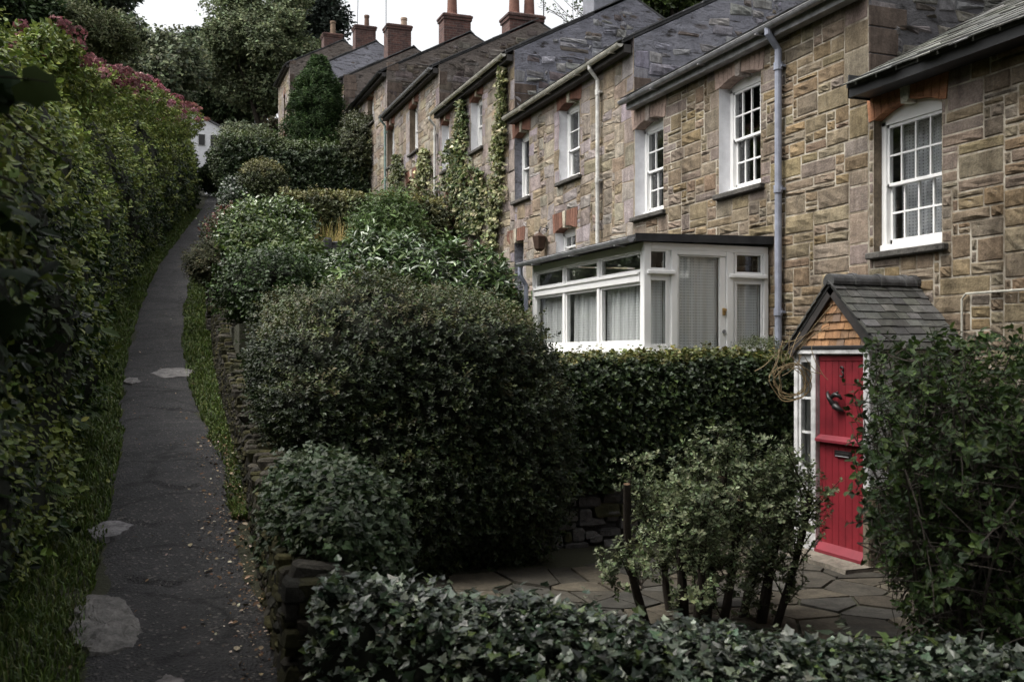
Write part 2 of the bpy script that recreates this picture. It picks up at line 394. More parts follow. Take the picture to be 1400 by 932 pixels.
def land_z(X, Y):
    X = np.asarray(X, float); Y = np.asarray(Y, float)
    d = X - path_x(Y); p = path_z(Y)
    left = p + np.clip(-d - HW, 0, None) * .16 + np.clip(-d - 1.1, 0, 1.6) * 1.9 + np.clip(-d - 2.7, 0, 26) * .22
    gz = garden_z(Y); wx = wall_x(Y) + .16
    far = np.clip((Y - 58) / 8, 0, 1)
    right = np.where(X > wx, gz, p)
    right = np.where(Y < 4.9, np.where(X > wx + .4, GROUND[0], p), right)
    return np.where(d < 0, left, right * (1 - far) + far * (p + np.clip(d, 0, 8) * .1))
ys = np.concatenate([np.linspace(-40, 0, 9), np.arange(.5, 60, .5)] + [[s_ - .012, s_ + .012] for s_ in STEP] + [[57.99, 58.01], np.arange(60, 90, 3), np.linspace(90, 420, 12)])
ys = np.unique(np.round(ys, 4))
dl = np.array([-70, -40, -20, -10, -6, -4, -3.2, -2.7, -2.2, -1.8, -1.4, -1.1, -.9, -.75, -.58, -.4, -.2, 0, .2, .4, .5])
G = []
for y in ys:
    wx = float(wall_x(y)); row = [float(path_x(min(y, 90))) + d for d in dl]
    row += [wx + .05, wx + .155, wx + .165] + list(np.linspace(wx + .5, 7.3, 8)) + [8.5, 11, 14, 20, 30, 60, 110]
    G.append([(x, y, 0) for x in row])
G = np.array(G, float)
yy = np.clip(G[..., 1], None, 89)
G[..., 2] = land_z(G[..., 0], yy) + np.clip(G[..., 1] - 89, 0, 60) * .2 + .03 * fbm(G * [1.3, 1.3, 0])
G[..., 2] -= np.clip(-G[..., 1], 0, 50) * .12
g = Geo().grid(G); tag(g.build('ground', M['soil'], smooth=False), kind='structure')

# the path: cracked asphalt, with broken lips where the surface has slipped
ys = np.concatenate([np.arange(-6, 4.5, .4), np.arange(4.5, 16, .035), np.arange(16, 30, .12), np.arange(30, 80, .5)])
ds = np.linspace(-.72, .72, 41)
YY, DD = np.meshgrid(ys, ds, indexing='ij')
XX = path_x(YY) + DD; ZZ = path_z(YY)
wob = fbm(np.stack([YY * .9, DD * 0 + 3, DD * 0], -1)) * .06 + fbm(np.stack([YY * 6, DD * 0 + 9 + np.sign(DD), DD * 0], -1)) * .025
e = np.abs(DD) / (HW + wob)
ZZ = ZZ + .035 - .05 * np.clip(e, 0, 1.6) ** 5
ZZ += .014 * fbm(np.stack([XX * 1.6, YY * 1.6, 0 * XX], -1)) + .006 * fbm(np.stack([XX * 9, YY * 9, 0 * XX], -1))
def lip(px0, px1, py, h, run=.5):
    """a break across the path: the uphill side stands h above the downhill side"""
    global ZZ
    f = None
    for ff in np.linspace(5, 30, 400):
        P = at_f((px0 + px1) / 2, py, ff)
        if P[2] <= path_z(P[1]): f = ff; break
    a = at_f(px0, py, f); b2 = at_f(px1, py, f)
    t = (XX - a[0]) / (b2[0] - a[0]); yl = a[1] + (b2[1] - a[1]) * t + .09 * fbm(np.stack([XX * 9, XX * 0 + py, XX * 0], -1)) - .12 * (1 - (2 * t - 1) ** 2)
    w = np.clip(np.minimum(t + .15, 1.15 - t) * 5, 0, 1)
    s_ = YY - yl
    ZZ = ZZ + h * w * np.where(s_ > 0, np.exp(-np.clip(s_, 0, None) / run), -.8 * np.exp(np.clip(s_, None, 0) / .06)) * np.clip(np.abs(s_) / .012, 0, 1)
for a in ((205, 330, 563, .016), (210, 272, 668, .022), (165, 235, 716, .015), (175, 255, 798, .02), (180, 265, 520, .009), (215, 262, 388, .014)):
    lip(*a)
g = Geo().grid(np.stack([XX, YY, ZZ], -1)); tag(g.build('path', M['asphalt'], smooth=True), kind='structure')
def path_top(x, y):
    return float(path_z(y)) + .035

# pale stones let into the path
def flat_stone(name, label, outline_px, h, col, rough=.012):
    f = None; cx = np.mean([p[0] for p in outline_px]); cy = np.mean([p[1] for p in outline_px])
    for ff in np.linspace(5, 40, 900):
        P = at_f(cx, cy, ff)
        if P[2] <= path_z(P[1]) + .04: f = ff; break
    z0 = P[2]; ring = []
    for (px, py) in outline_px:
        for ff in np.linspace(5, 40, 2500):
            Q = at_f(px, py, ff)
            if Q[2] <= path_z(Q[1]) + .035 + h: break
        ring.append(Q)
    ring = np.array(ring); k = 4; n = len(ring)
    rr = np.concatenate([ring[i] + (ring[(i + 1) % n] - ring[i]) * np.linspace(0, 1, k, endpoint=False)[:, None] for i in range(n)])
    rr[:, :2] += .05 * np.stack([fbm(rr * 6), fbm(rr * 6 + 40)], -1) + .006 * RNG.standard_normal((len(rr), 2))
    c = rr.mean(0); rows = []
    for t in np.linspace(1, .02, 14):
        q = c + (rr - c) * t; q[:, 2] += rough * 1.6 * fbm(q * [11, 11, 4]) - .25 * h * t ** 6
        rows.append(q)
    low = c + (rr - c) * 1.03; low[:, 2] -= h + .06
    Gs = np.array([low] + rows); Gs = np.concatenate([Gs, Gs[:, :1]], 1)
    g = Geo().grid(Gs[:, ::-1], 0, col)
    return tag(g.build(name, M['rock'], smooth=False, origin=c - [0, 0, h]), label, 'stone')
flat_stone('flat_stone', 'broad pale pitted stone set into the path beside the grass, nearest of the flat stones',
           [(98, 850), (104, 822), (122, 812), (150, 813), (172, 824), (186, 842), (190, 862), (178, 880), (150, 888), (122, 888), (104, 874)], .02, (.20, .19, .185), .02)
flat_stone('flat_stone', 'smooth pale lens shaped stone at a broken lip of the path', [(122, 722), (140, 712), (162, 709), (180, 716), (160, 728), (132, 734)], .03, (.22, .21, .22))
flat_stone('flat_stone', 'thin pale slab lying across the middle of the asphalt path', [(206, 510), (222, 503), (250, 502), (264, 506), (258, 513), (228, 516)], .02, (.20, .19, .19))
flat_stone('flat_stone', 'small pale chip of stone at the bottom edge of the path', [(212, 931), (224, 920), (240, 924), (246, 931), (230, 934)], .02, (.24, .22, .22))
flat_stone('flat_stone', 'small grey slab by the grass edge beside the thin pale slab', [(166, 520), (176, 515), (190, 516), (192, 521), (178, 524)], .02, (.19, .18, .18))
# ------------------------------------------------------------------ the terrace
XW = 7.4; XB = 13.0; XR = 10.2; PITCH = .52
TAN = [(.19, .152, .108), (.178, .142, .098), (.20, .158, .105), (.17, .143, .112), (.185, .138, .085), (.158, .128, .095), (.20, .168, .126), (.176, .13, .085)]
GRANITE = [(.225, .185, .155), (.20, .168, .145), (.215, .172, .14)]

def masonry(g, y0, y1, z0, z1, holes, rng, mat=1, ux=.095, uz=.075, relief=.022, joint=.007, wild=.006, sink=.002, gain=1.0, pal0=None, drop=0.0, keep=None):
    """squared rubble: every stone is its own rough block set into the wall's face at X = XW"""
    ny = int(round((y1 - y0) / ux)); nz = int(round((z1 - z0) / uz)); ux = (y1 - y0) / ny; uz = (z1 - z0) / nz
    occ = np.zeros((ny, nz), bool); edge = np.zeros((ny, nz), bool)
    for (a, b, c, d) in holes:
        i0 = int(round((a - y0) / ux)); i1 = int(round((b - y0) / ux)); j0 = int(round((c - z0) / uz)); j1 = int(round((d - z0) / uz))
        i0, j0 = max(i0, 0), max(j0, 0); occ[i0:i1, j0:j1] = True
        for ii in (i0 - 1, i1):
            if 0 <= ii < ny: edge[ii, max(0, j0 - 1):j1 + 1] = True
    edge[0, :] = True; edge[-1, :] = True
    for j in range(nz):
        for i in range(ny):
            if occ[i, j]: continue
            big = edge[i, j]
            w = int(rng.choice([2, 3, 4, 5, 5, 6, 7, 8])); h = int(rng.choice([1, 2, 2, 2, 3, 3, 4]))
            if big: w = int(rng.choice([3, 4, 5])); h = int(rng.choice([3, 4, 5, 6]))
            if not big: w = max(w, int(h * uz / ux * 1.25) + 1)
            k = 0
            while k < w and i + k < ny and not occ[i + k, j]: k += 1
            w = k; h = min(h, nz - j)
            if i + w < ny and edge[min(i + w - 1, ny - 1), j] and not big: pass
            if w <= 2: h = min(h, 2)
            hh = 0
            while hh < h and not occ[i:i + w, j + hh].any(): hh += 1
            h = hh
            occ[i:i + w, j:j + h] = True
            a = y0 + i * ux; b = a + w * ux; c = z0 + j * uz; d = c + h * uz
            for (ha, hb, hc, hd) in holes:           # trim a stone that laps over an opening
                if a < hb and b > ha and c < hd and d > hc:
                    ov = [(b - ha, 'b'), (hb - a, 'a'), (d - hc, 'd'), (hd - c, 'c')]; o_ = min(ov)[1]
                    if o_ == 'b': b = ha
                    elif o_ == 'a': a = hb
                    elif o_ == 'd': d = hc
                    else: c = hd
            if b - a < .03 or d - c < .03: continue
            jt = joint * rng.uniform(.7, 1.5)
            a += jt; b -= jt; c += jt; d -= jt
            if b - a < .02 or d - c < .02: continue
            if drop and rng.random() < drop: continue
            if keep and not (keep(a, d) and keep(b, d)): continue
            gran = edge[i:i + w, j:j + h].any() and rng.random() < .75
            t = np.array([0, .07, .3, .55, .8, .93, 1.]); bu = min(.018 / (b - a), .3); bv = min(.014 / (d - c), .3)
            tu = np.array([0, bu, .3, .55, .78, 1 - bu, 1.]); tv = np.array([0, bv, .35, .68, 1 - bv, 1.])
            U, V = np.meshgrid(tu, tv, indexing='ij')
            inner = ((U > 0) & (U < 1) & (V > 0) & (V < 1)).astype(float)
            core = ((U > bu + .01) & (U < 1 - bu - .01) & (V > bv + .01) & (V < 1 - bv - .01)).astype(float)
            rel = relief * rng.uniform(.45, 1.2) * (.5 if gran else 1)
            tilt = rng.normal(0, .35, 2)
            dep = inner * rel * (.55 + .3 * (tilt[0] * (U - .5) + tilt[1] * (V - .5))) + core * rel * rng.normal(.25, .4, U.shape) * (.5 if gran else 1)
            jy = inner * 0; 
            Y = a + (b - a) * U; Z = c + (d - c) * V
            cor = rng.normal(0, wild, (2, 2, 2))
            Y = Y + (1-U)*(1-V)*cor[0,0,0] + U*(1-V)*cor[1,0,0] + (1-U)*V*cor[0,1,0] + U*V*cor[1,1,0]
            Z = Z + (1-U)*(1-V)*cor[0,0,1] + U*(1-V)*cor[1,0,1] + (1-U)*V*cor[0,1,1] + U*V*cor[1,1,1]
            X = XW - dep - sink * (dep * 0 + 1) * 0 + .002 * (1 - inner)
            pal = pal0 or (GRANITE if gran else TAN)
            co = np.array(pal[int(rng.integers(len(pal)))]) * rng.uniform(.86, 1.1) * gain
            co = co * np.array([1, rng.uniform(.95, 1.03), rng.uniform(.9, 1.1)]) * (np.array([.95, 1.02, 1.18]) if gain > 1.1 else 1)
            g.grid(np.stack([X, Y, Z], -1), mat, co)

def front(g, y0, y1, z0, z1, holes, white_reveal, depth=.26):
    """the wall's face with real openings, and their reveals"""
    cy = sorted({y0, y1, *[h[0] for h in holes], *[h[1] for h in holes]}); cz = sorted({z0, z1, *[h[2] for h in holes], *[h[3] for h in holes]})
    for a, b in zip(cy[:-1], cy[1:]):
        for c, d in zip(cz[:-1], cz[1:]):
            m = ((a + b) / 2, (c + d) / 2)
            if any(h[0] < m[0] < h[1] and h[2] < m[1] < h[3] for h in holes): continue
            g.add([(XW, a, c), (XW, a, d), (XW, b, d), (XW, b, c)], np.array([(0, 1, 2, 3)]), 0)
    for (a, b, c, d), w in zip(holes, white_reveal):
        A = (a, c), (a, d), (b, d), (b, c)
        for k in range(4):
            p, q = A[k], A[(k + 1) % 4]
            g.add([(XW, *p), (XW, *q), (XW + depth, *q), (XW + depth, *p)], np.array([(0, 1, 2, 3)]), 4 if w else 3, (.2, .16, .12))

def lintel(name, parent, a, b, spring, crown, top, brick, key, n=11, ext=.07, mats=None):
    """segmental arch of bricks on edge with a keystone"""
    g = Geo(); w = b - a; rise = crown - spring
    arc = lambda y: spring + rise * (1 - ((y - (a + b) / 2) / (w / 2)) ** 2) if a <= y <= b else spring
    ys_ = np.linspace(a - ext, b + ext, n + 1)
    for i in range(n):
        p, q = ys_[i] + .004, ys_[i + 1] - .004
        k = (i == n // 2)
        lean = .25 * ((p + q) / 2 - (a + b) / 2)
        if k:
            zb = arc((p + q) / 2) - .035
            g.prism([(XW - .03, p, zb), (XW - .03, q, zb), (XW - .03, q + .03, top), (XW - .03, p - .03, top)], (.18, 0, 0), 1, key)
        else:
            p2, q2 = p + lean * .35, q + lean * .35
            if p < (a + b) / 2 < q2 + .1 and i == n // 2 - 1: q2 -= .02
            c = np.array(brick) * RNG.uniform(.75, 1.2)
            g.prism([(XW - .012, p, arc(p)), (XW - .012, q, arc(q)), (XW - .012, q2, top), (XW - .012, p2, top)], (.24, 0, 0), 0, c)
    g.add([(XW - .004, a - ext, top), (XW - .004, a - ext, spring), (XW - .004, a, spring), (XW - .004, a, top)], np.array([(0, 1, 2, 3)]), 0, np.array(brick) * .8)
    return g.build(name, mats or [M['brickpiece'], M['rock']], parent)

def sash_window(parent, a, b, z0, spring, crown, cols, rows, inset=.14, curtain=None, arch=True, half=None):
    """sliding sash in its opening: frame with glazing bars, glass, stone sill and perhaps a net curtain"""
    X = XW + inset; g = Geo(); fw = .075
    zt = spring - .005
    g.cbox((X, a + .002, z0), (X + .1, a + fw, zt), .006); g.cbox((X, b - fw, z0), (X + .1, b - .002, zt), .006)
    g.cbox((X - .03, a + .004, z0), (X + .1, b - .004, z0 + .075), .008)
    # arched head board following the brick arch
    n = 12; yy = np.linspace(a + .002, b - .002, n); zz = spring + (crown - spring) * (1 - ((yy - (a + b) / 2) / ((b - a) / 2)) ** 2) - .003
    poly = [(X, y, z) for y, z in zip(yy, zz)] + [(X, b - .002, zt - .05), (X, a + .002, zt - .05)]
    g.prism(poly, (.1, 0, 0))
    ia, ib = a + fw, b - fw; h0 = z0 + .075; h1 = zt - .05; mid = h0 + (h1 - h0) * (half or .5)
    xt, xb = X + .015, X + .055
    for (lo, hi, xx, rws) in ((mid - .02, h1, xt, rows[0]), (h0, mid + .02, xb, rows[1])):
        s_ = .036; bot = s_ if lo > h0 + .01 else .06
        g.cbox((xx, ia, lo), (xx + .04, ia + s_, hi), .004); g.cbox((xx, ib - s_, lo), (xx + .04, ib, hi), .004)
        g.cbox((xx, ia, lo), (xx + .041, ib, lo + bot), .004); g.cbox((xx, ia, hi - s_), (xx + .041, ib, hi), .004)
        for k in range(1, cols):
            y = ia + (ib - ia) * k / cols; g.box((xx + .006, y - .010, lo + .02), (xx + .034, y + .010, hi - .02))
        for k in range(1, rws):
            z = lo + bot + (hi - lo - bot - s_) * k / rws; g.box((xx + .005, ia + .02, z - .010), (xx + .035, ib - .02, z + .010))
    w = g.build('window', M['white'], parent)
    p = Geo().box((xt + .018, ia + .01, mid), (xt + .022, ib - .01, h1 - .01)).box((xb + .018, ia + .01, h0 + .01), (xb + .022, ib - .01, mid))
    p.build('pane', M['glass'], w)
    sl = Geo().cbox((XW - .075, a - .09, z0 - .075), (XW + .2, b + .06, z0 - .003), .012, 0, (.085, .08, .075)); sl.build('sill', M['rock'], w)
    if curtain:
        yy = np.linspace(ia, ib, 70); zz = np.linspace(h0 + .02, h1 - .02, 4)
        Y, Z = np.meshgrid(yy, zz, indexing='ij'); X2 = X + .2 + .018 * np.sin((Y - ia) * 42 + .6 * np.sin(Y * 13))
        Geo().grid(np.stack([X2, Y, Z], -1)).build('curtain', curtain, w, smooth=True)
    # dark room side of the opening: blind or drawn cloth in some
    return w

def chimney(parent, y0, y1, x0, x1, zb, zt, mat, pots, mouldy=True):
    g = Geo(); h = zt - zb
    g.cbox((x0, y0, zb - .5), (x1, y1, zt - .2), .01)
    g.cbox((x0 - .035, y0 - .035, zt - .2), (x1 + .035, y1 + .035, zt - .115), .008); g.cbox((x0 - .06, y0 - .06, zt - .113), (x1 + .06, y1 + .06, zt - .035), .01)
    g.cbox((x0 - .02, y0 - .02, zt - .033), (x1 + .02, y1 + .02, zt), .015)
    c = g.build('chimney', mat, parent)
    for (px, py, r, hh, col) in pots:
        p = Geo().lathe((px, py, zt - .02), [(r * 1.12, 0), (r * 1.12, .06), (r, .08), (r * .88, hh * .8), (r * .86, hh - .12), (r * 1.05, hh - .1), (r * 1.05, hh - .02), (r * .9, hh), (r * .7, hh), (r * .68, hh - .2)], 18, 0, col)
        p.build('chimney_pot', M['pot'], c, smooth=False)
    return c

def gutter_run(g, y0, y1, x, z, r=.055, mat=0):
    an = np.linspace(math.pi, 2 * math.pi, 9)
    for rr, sg in ((r, 1), (r - .012, -1)):
        P = np.array([[(x + rr * math.cos(t), y, z + rr * math.sin(t)) for t in an] for y in np.linspace(y0, y1, 8)])
        g.grid(P if sg > 0 else P[:, ::-1], mat)
    g.cbox((x - r - .004, y0, z - .008), (x - r + .012, y1, z + .006), .003, mat); g.cbox((x + r - .012, y0, z - .008), (x + r + .004, y1, z + .006), .003, mat)
    g.prism([(x + r * math.cos(t), y0, z + r * math.sin(t)) for t in an], (0, .006, 0), mat); g.prism([(x + r * math.cos(t), y1 - .006, z + r * math.sin(t)) for t in an], (0, .006, 0), mat)
    for y in np.arange(y0 + .3, y1, 1.35): g.box((x - .062, y, z - .07), (x + .1, y + .03, z - .055), mat)

def downpipe(parent, x, y, ztop, zbot, mat, r=.036, lean=.2):
    g = Geo(); g.tube([(x - lean, y, ztop), (x - lean, y, ztop - .06), (x, y, ztop - .24), (x, y, zbot)], r, 10)
    for z in np.arange(ztop - .4, zbot, -1.5):
        g.tube([(x, y, z), (x, y, z - .09)], r * 1.28, 10); g.box((x, y - .07, z - .06), (x + .06, y + .07, z - .03))
    return g.build('downpipe', mat, parent, smooth=False)

def roof(parent, y0, y1, eave, jag=.03, slates=True, over=.2, tint=(.075, .075, .08)):
    """two slate slopes; the slates of the lowest courses and of the verge are laid one by one"""
    g = Geo(); th = .05; zr = eave + PITCH * (XR - XW)
    xo = XW - over; zo = eave - PITCH * over + .08
    for sg in (1, -1):
        xe = xo if sg > 0 else 2 * XR - xo
        g.prism([(xe, y0, zo), (XR, y0, zr + .08), (XR, y0, zr + .08 + th), (xe, y0, zo + th)] if sg > 0 else [(XR, y0, zr + .08), (xe, y0, zo), (xe, y0, zo + th), (XR, y0, zr + .08 + th)], (0, y1 - y0, 0), 0, np.array(tint) * .8)
    if slates:
        L = math.hypot(1, PITCH); ux, uz = 1 / L, PITCH / L
        nrow = int((XR - xo) * L / .19)
        for r_ in range(nrow):
            y = y0 + RNG.uniform(-.2, 0)
            s0 = r_ * .19
            while y < y1:
                w = RNG.uniform(.2, .34); a = max(y, y0) + .003; b = min(y + w, y1) - .003; y += w
                if b - a < .05: continue
                j = RNG.uniform(-jag, jag * .3) - (.06 if r_ == 0 else 0)
                lift = RNG.uniform(.0, .012) + .012
                p0 = (xo + ux * (s0 + j) - uz * lift, zo + th + uz * (s0 + j) + ux * lift); p1 = (xo + ux * (s0 + .3), zo + th + uz * (s0 + .3) + .004)
                c = np.array(tint) * RNG.uniform(.6, 1.6) * np.array([1, RNG.uniform(.98, 1.06), RNG.uniform(.94, 1.06)])
                g.prism([(p0[0], a, p0[1]), (p0[0], b, p0[1]), (p1[0], b, p1[1]), (p1[0], a, p1[1])], (uz * .012, 0, -ux * .012), 0, c)
    # ridge tiles
    g.prism([(XR - .16, y0, zr + .06), (XR, y0, zr + .2), (XR + .16, y0, zr + .06)], (0, y1 - y0, 0), 0, np.array(tint) * 1.1)
    # ragged verge stones and slates lying on the gable
    s_ = 0.0; L = (XR - xo)
    while s_ < L:
        w = min(RNG.uniform(.16, .4), L - s_ + .001); x = xo + s_; z = zo + PITCH * s_ + th
        g.prism([(x, y0 - .02 - RNG.uniform(0, .05), z + .003), (x + w * .98, y0 - .02 - RNG.uniform(0, .05), z + PITCH * w), (x + w * .98, y0 + .22, z + PITCH * w), (x, y0 + .22, z)], (0, 0, RNG.uniform(.018, .04)), 0, np.array(tint) * RNG.uniform(.7, 1.5))
        s_ += w
    return g.build('roof', M['slate'], parent)

BRICK_RED = (.175, .085, .06); BRICK_ORANGE = (.33, .155, .085); BRICK_PINK = (.36, .265, .225)
def win_px(xl, xr, y_sill, x_sill, y_spring, y_crown=None):
    """an opening in the front wall from its pixels: edges, sill (at x_sill) and springing at the far edge"""
    b = at_X(xl, 0, XW)[1]; a = at_X(xr, 0, XW)[1]
    z0 = at_X(x_sill, y_sill, XW)[2]; sp = at_X(xl, y_spring, XW)[2]
    cr = sp + .09 if y_crown is None else at_X((xl + xr) / 2, y_crown, XW)[2]
    return [a, b, z0, sp, cr]

SPEC = [
 dict(label='stone cottage with the slated porch and red stable door, tar black eaves above its window', gable=None, mort='mortar', brick=BRICK_ORANGE, key=(.62, .60, .53), white=False,
      wins=[dict(o=[7.69, 8.66, 1.09, 2.50, 2.62], cols=4, rows=(2, 2), curtain='lace_fine')], eaves='black', gab='gable_dark', roofs=(.10, .10, .095)),
 dict(label='stone cottage with white painted window reveals and the white glazed lean-to', mort='mortar', brick=BRICK_PINK, key=(.40, .34, .31), white=True,
      wins=[dict(o=win_px(983, 1040, 266, 985, 122), cols=4, rows=(2, 2)), dict(o=win_px(868, 907, 296, 873, 178), cols=3, rows=(2, 2))], eaves='gutter_grey', gab='gable_dark', pipes=[(1064, 'pipe_blue')]),
 dict(label='stone cottage with cream gutter and white downpipe next beyond the white lean-to', mort='mortar_old', brick=BRICK_RED, key=(.42, .38, .31), white=True,
      wins=[dict(o=win_px(764, 792.6, 251, 762, 152), cols=2, rows=(2, 1), half=.42), dict(o=win_px(703, 723.6, 276, 703, 190), cols=2, rows=(1, 1)),
            dict(o=win_px(759, 787, 360, 759, 319), cols=3, rows=(1, 1))], eaves='gutter', gab='gable_lilac', pipes=[(817, 'pipe_white')], doors=[(695.5, 716, 338)]),
 dict(label='ivy streaked stone cottage with pale window reveals, below the grey rendered chimney', mort='mortar_old', brick=BRICK_RED, key=(.42, .36, .29), white=True,
      wins=[dict(o=win_px(643.7, 659.4, 209, 644, 141), cols=2, rows=(2, 2)), dict(o=win_px(604, 614.3, 237, 602, 172), cols=2, rows=(2, 2)), dict(o=win_px(637, 650, 318, 637, 268), cols=2, rows=(1, 1))], eaves='gutter', gab='gable_grey', pipes=[(594.5, 'pipe_white')], doors=[(598, 609, 288)]),
 dict(label='stone cottage below the two-pot brick chimney, its green downpipe at the far corner', mort='mortar_old', brick=BRICK_RED, key=(.36, .31, .26), white=False,
      wins=[dict(o=win_px(560, 571.4, 212, 560, 150), cols=2, rows=(2, 2)), dict(o=win_px(529.5, 539, 231, 529, 178), cols=2, rows=(2, 2)), dict(o=win_px(556, 569.5, 300, 556, 253), cols=2, rows=(2, 1))], eaves='gutter_grey', gab='gable_brown', pipes=[(526.5, 'pipe_green')]),
 dict(label='dark eaved stone cottage below the brick chimney with one fat pot', mort='mortar_old', brick=BRICK_RED, key=(.3, .26, .22), white=False,
      wins=[dict(o=win_px(502.5, 511, 173, 503, 138), cols=2, rows=(2, 2)), dict(o=win_px(483, 490, 200, 483, 158), cols=2, rows=(2, 2))], eaves='black', gab='gable_brown'),
 dict(label='stone cottage half hidden behind the conifer, its chimney carrying a cream pot', mort='mortar_old', brick=BRICK_RED, key=(.3, .26, .22), white=False,
      wins=[dict(o=[41.2, 42.0, 8.1, 9.6, 9.72], cols=2, rows=(2, 2))], eaves='gutter', gab='gable_brown'),
 dict(label='stone cottage with a speckled grey gable, second from the top of the terrace', mort='mortar_old', brick=BRICK_RED, key=(.3, .26, .22), white=False,
      wins=[dict(o=[49.6, 50.4, 10.4, 11.9, 12.02], cols=2, rows=(2, 2))], eaves='black', gab='gable_lilac'),
 dict(label='topmost cottage of the terrace, pale end wall rising behind the conifer', mort='mortar_old', brick=BRICK_RED, key=(.3, .26, .22), white=False,
      wins=[dict(o=[54.6, 55.3, 12.6, 14.0, 14.1], cols=2, rows=(2, 2)), dict(o=[54.6, 55.3, 10.9, 11.9, 12.0], cols=2, rows=(1, 1))], eaves='black', gab='gable_brown'),
]
HOUSES = []
for k, sp_ in enumerate(SPEC):
    y0, y1, ev, gr = BND[k], BND[k + 1], EAVE[k], GROUND[k]
    h = thing('terraced_cottage', sp_['label'], 'cottage', (XW, y0, gr), 'terraced cottages stepping up the hill')
    HOUSES.append(h)
    rng = np.random.default_rng(100 + k)
    holes = []; wr = []; lints = []
    for w in sp_['wins']:
        a, b, z0, spr, cr = w['o']; holes.append((a, b, z0 - .075, cr)); wr.append(sp_['white'])
    for (xl, xr, yt) in sp_.get('doors', []):
        b = at_X(xl, 0, XW)[1]; a = at_X(xr, 0, XW)[1]; holes.append((a, b, gr, at_X(xl, yt, XW)[2] + .08)); wr.append(False)
    if k == 1: holes.append((11.4, 13.2, gr, 1.0)); wr.append(False)
    if k == 0: holes.append((7.75, 8.5, gr, -.05)); wr.append(False)
    g = Geo()
    top = ev + .1
    front(g, y0 + .002, y1 - .002, gr - .4, top, holes, wr)
    lz = []
    for i, w in enumerate(sp_['wins']):
        a, b, z0, spr, cr = w['o']; tp = min(cr + .27, ev - .02); lz.append((a - .07, b + .07, spr, tp))
    ms = masonry
    near = k < 3
    ms(g, y0 + .005, y1 - .005, gr - .1, top - .02, holes + lz, rng, 1,
       relief=.019 if k < 2 else .019, joint=.0042 if k < 2 else .003, wild=.003 if k < 2 else .02, gain=1.06 if k < 2 else 1.45, **(dict(ux=.078, uz=.058) if k < 2 else dict(ux=.085, uz=.075) if k < 4 else dict(ux=.11, uz=.095)))  # nearest cottages get darker stone: tree shade painted into the colour
    zr = ev + PITCH * (XR - XW)
    for (yy, rev) in ((y0 + .001, 0), (y1 - .001, 1)):
        # subdivided gable
        xs = np.linspace(XW, XB, 15); rows = []
        for x in xs:
            t = ev + PITCH * (min(x, 2 * XR - x) - XW) + .06; rows.append([(x, yy, z) for z in np.linspace(gr - .4, t, 10)])
        P = np.array(rows); g.grid(P if rev else P[:, ::-1], 2)
    g.add([(XB, y0 + .002, gr - .4), (XB, y1 - .002, gr - .4), (XB, y1 - .002, ev), (XB, y0 + .002, ev)], np.array([(0, 1, 2, 3)]), 2)
    if 0 < k < 6:                                   # rubble showing through the wash of the exposed gable
        gs = Geo(); zk = lambda x, z: z < ev + PITCH * (x - XW) - .03
        gp = [[(.225, .225, .245), (.27, .27, .295), (.15, .13, .12), (.24, .235, .25)], [(.115, .098, .085), (.14, .12, .108), (.085, .07, .06), (.15, .135, .125)], [(.12, .115, .115), (.15, .14, .135), (.09, .08, .075), (.14, .138, .142)]][{1: 2, 2: 0, 3: 0}.get(k, 1)]
        masonry(gs, XW + .02, XR, ev - 1.1, zr, [], rng, 1, ux=.085, uz=.05, relief=.035, joint=.008, wild=.02, pal0=gp, drop=.3, keep=zk)
        for V in gs.v: V[:] = np.stack([V[:, 1], y0 + .001 + (V[:, 0] - XW), V[:, 2]], -1)
        o_ = g.n
        for V in gs.v: g.v.append(V); g.n += len(V)
        g.f += [(fa[:, ::-1] + o_, m_, c_) for fa, m_, c_ in gs.f]
    # quoin face on the exposed corner
    z = ev - 1.2
    while z < ev + .1 and k > 0:
        hh = rng.uniform(.2, .38); l = rng.uniform(.2, .55)
        if rng.random() < .4: z += hh; continue
        g.cbox((XW + .004, y0 - .012, z), (XW + l, y0 + .05, z + hh - .012), .008, 1, np.array((.13, .10, .085)) * rng.uniform(.6, 1.15)); z += hh
    g.build('wall', [M[sp_['mort']], M['stone'], M[sp_['gab']], M['stone'], M['whitewash']], h)
    roof(h, y0 + (.02 if k else 0), y1 - .03, ev, jag=.05 if k < 3 else .03, over=.2 if k else .32, tint=sp_.get('roofs', (.075, .075, .08)))
    for i, w in enumerate(sp_['wins']):
        a, b, z0, spr, cr = w['o']
        wn = sash_window(h, a, b, z0, spr, cr, w['cols'], w['rows'], curtain=M[w['curtain']] if w.get('curtain') else None, half=w.get('half'), inset=.10 if k == 0 else .17)
        lintel('lintel', wn, a, b, spr, cr, lz[i][3], sp_['brick'], sp_['key'], n=11 if k < 4 else 7)
    for (xl, xr, yt) in sp_.get('doors', []):
        b = at_X(xl, 0, XW)[1]; a = at_X(xr, 0, XW)[1]; tz = at_X(xl, yt, XW)[2] + .08
        g = Geo().cbox((XW + .2, a + .07, gr), (XW + .245, b - .07, tz - .07), .006)
        for q in range(2):
            for r_ in range(2):
                ya = a + .14 + q * (b - a - .21) / 2; g.cbox((XW + .19, ya, gr + .2 + r_ * .85), (XW + .21, ya + (b - a - .35) / 2, gr + .85 + r_ * .85), .008)
        dk = g.build('door', M['white_old'], h)
        Geo().box((XW + .19, a, gr), (XW + .27, a + .068, tz)).box((XW + .19, b - .068, gr), (XW + .27, b, tz)).box((XW + .19, a + .07, tz - .068), (XW + .27, b - .07, tz)).build('door_frame', M['white_old'], dk)
        lintel('lintel', dk, a, b, tz - .02, tz + .001, tz + .26, sp_['brick'], sp_['key'], n=9)
    e = sp_['eaves']; g = Geo()
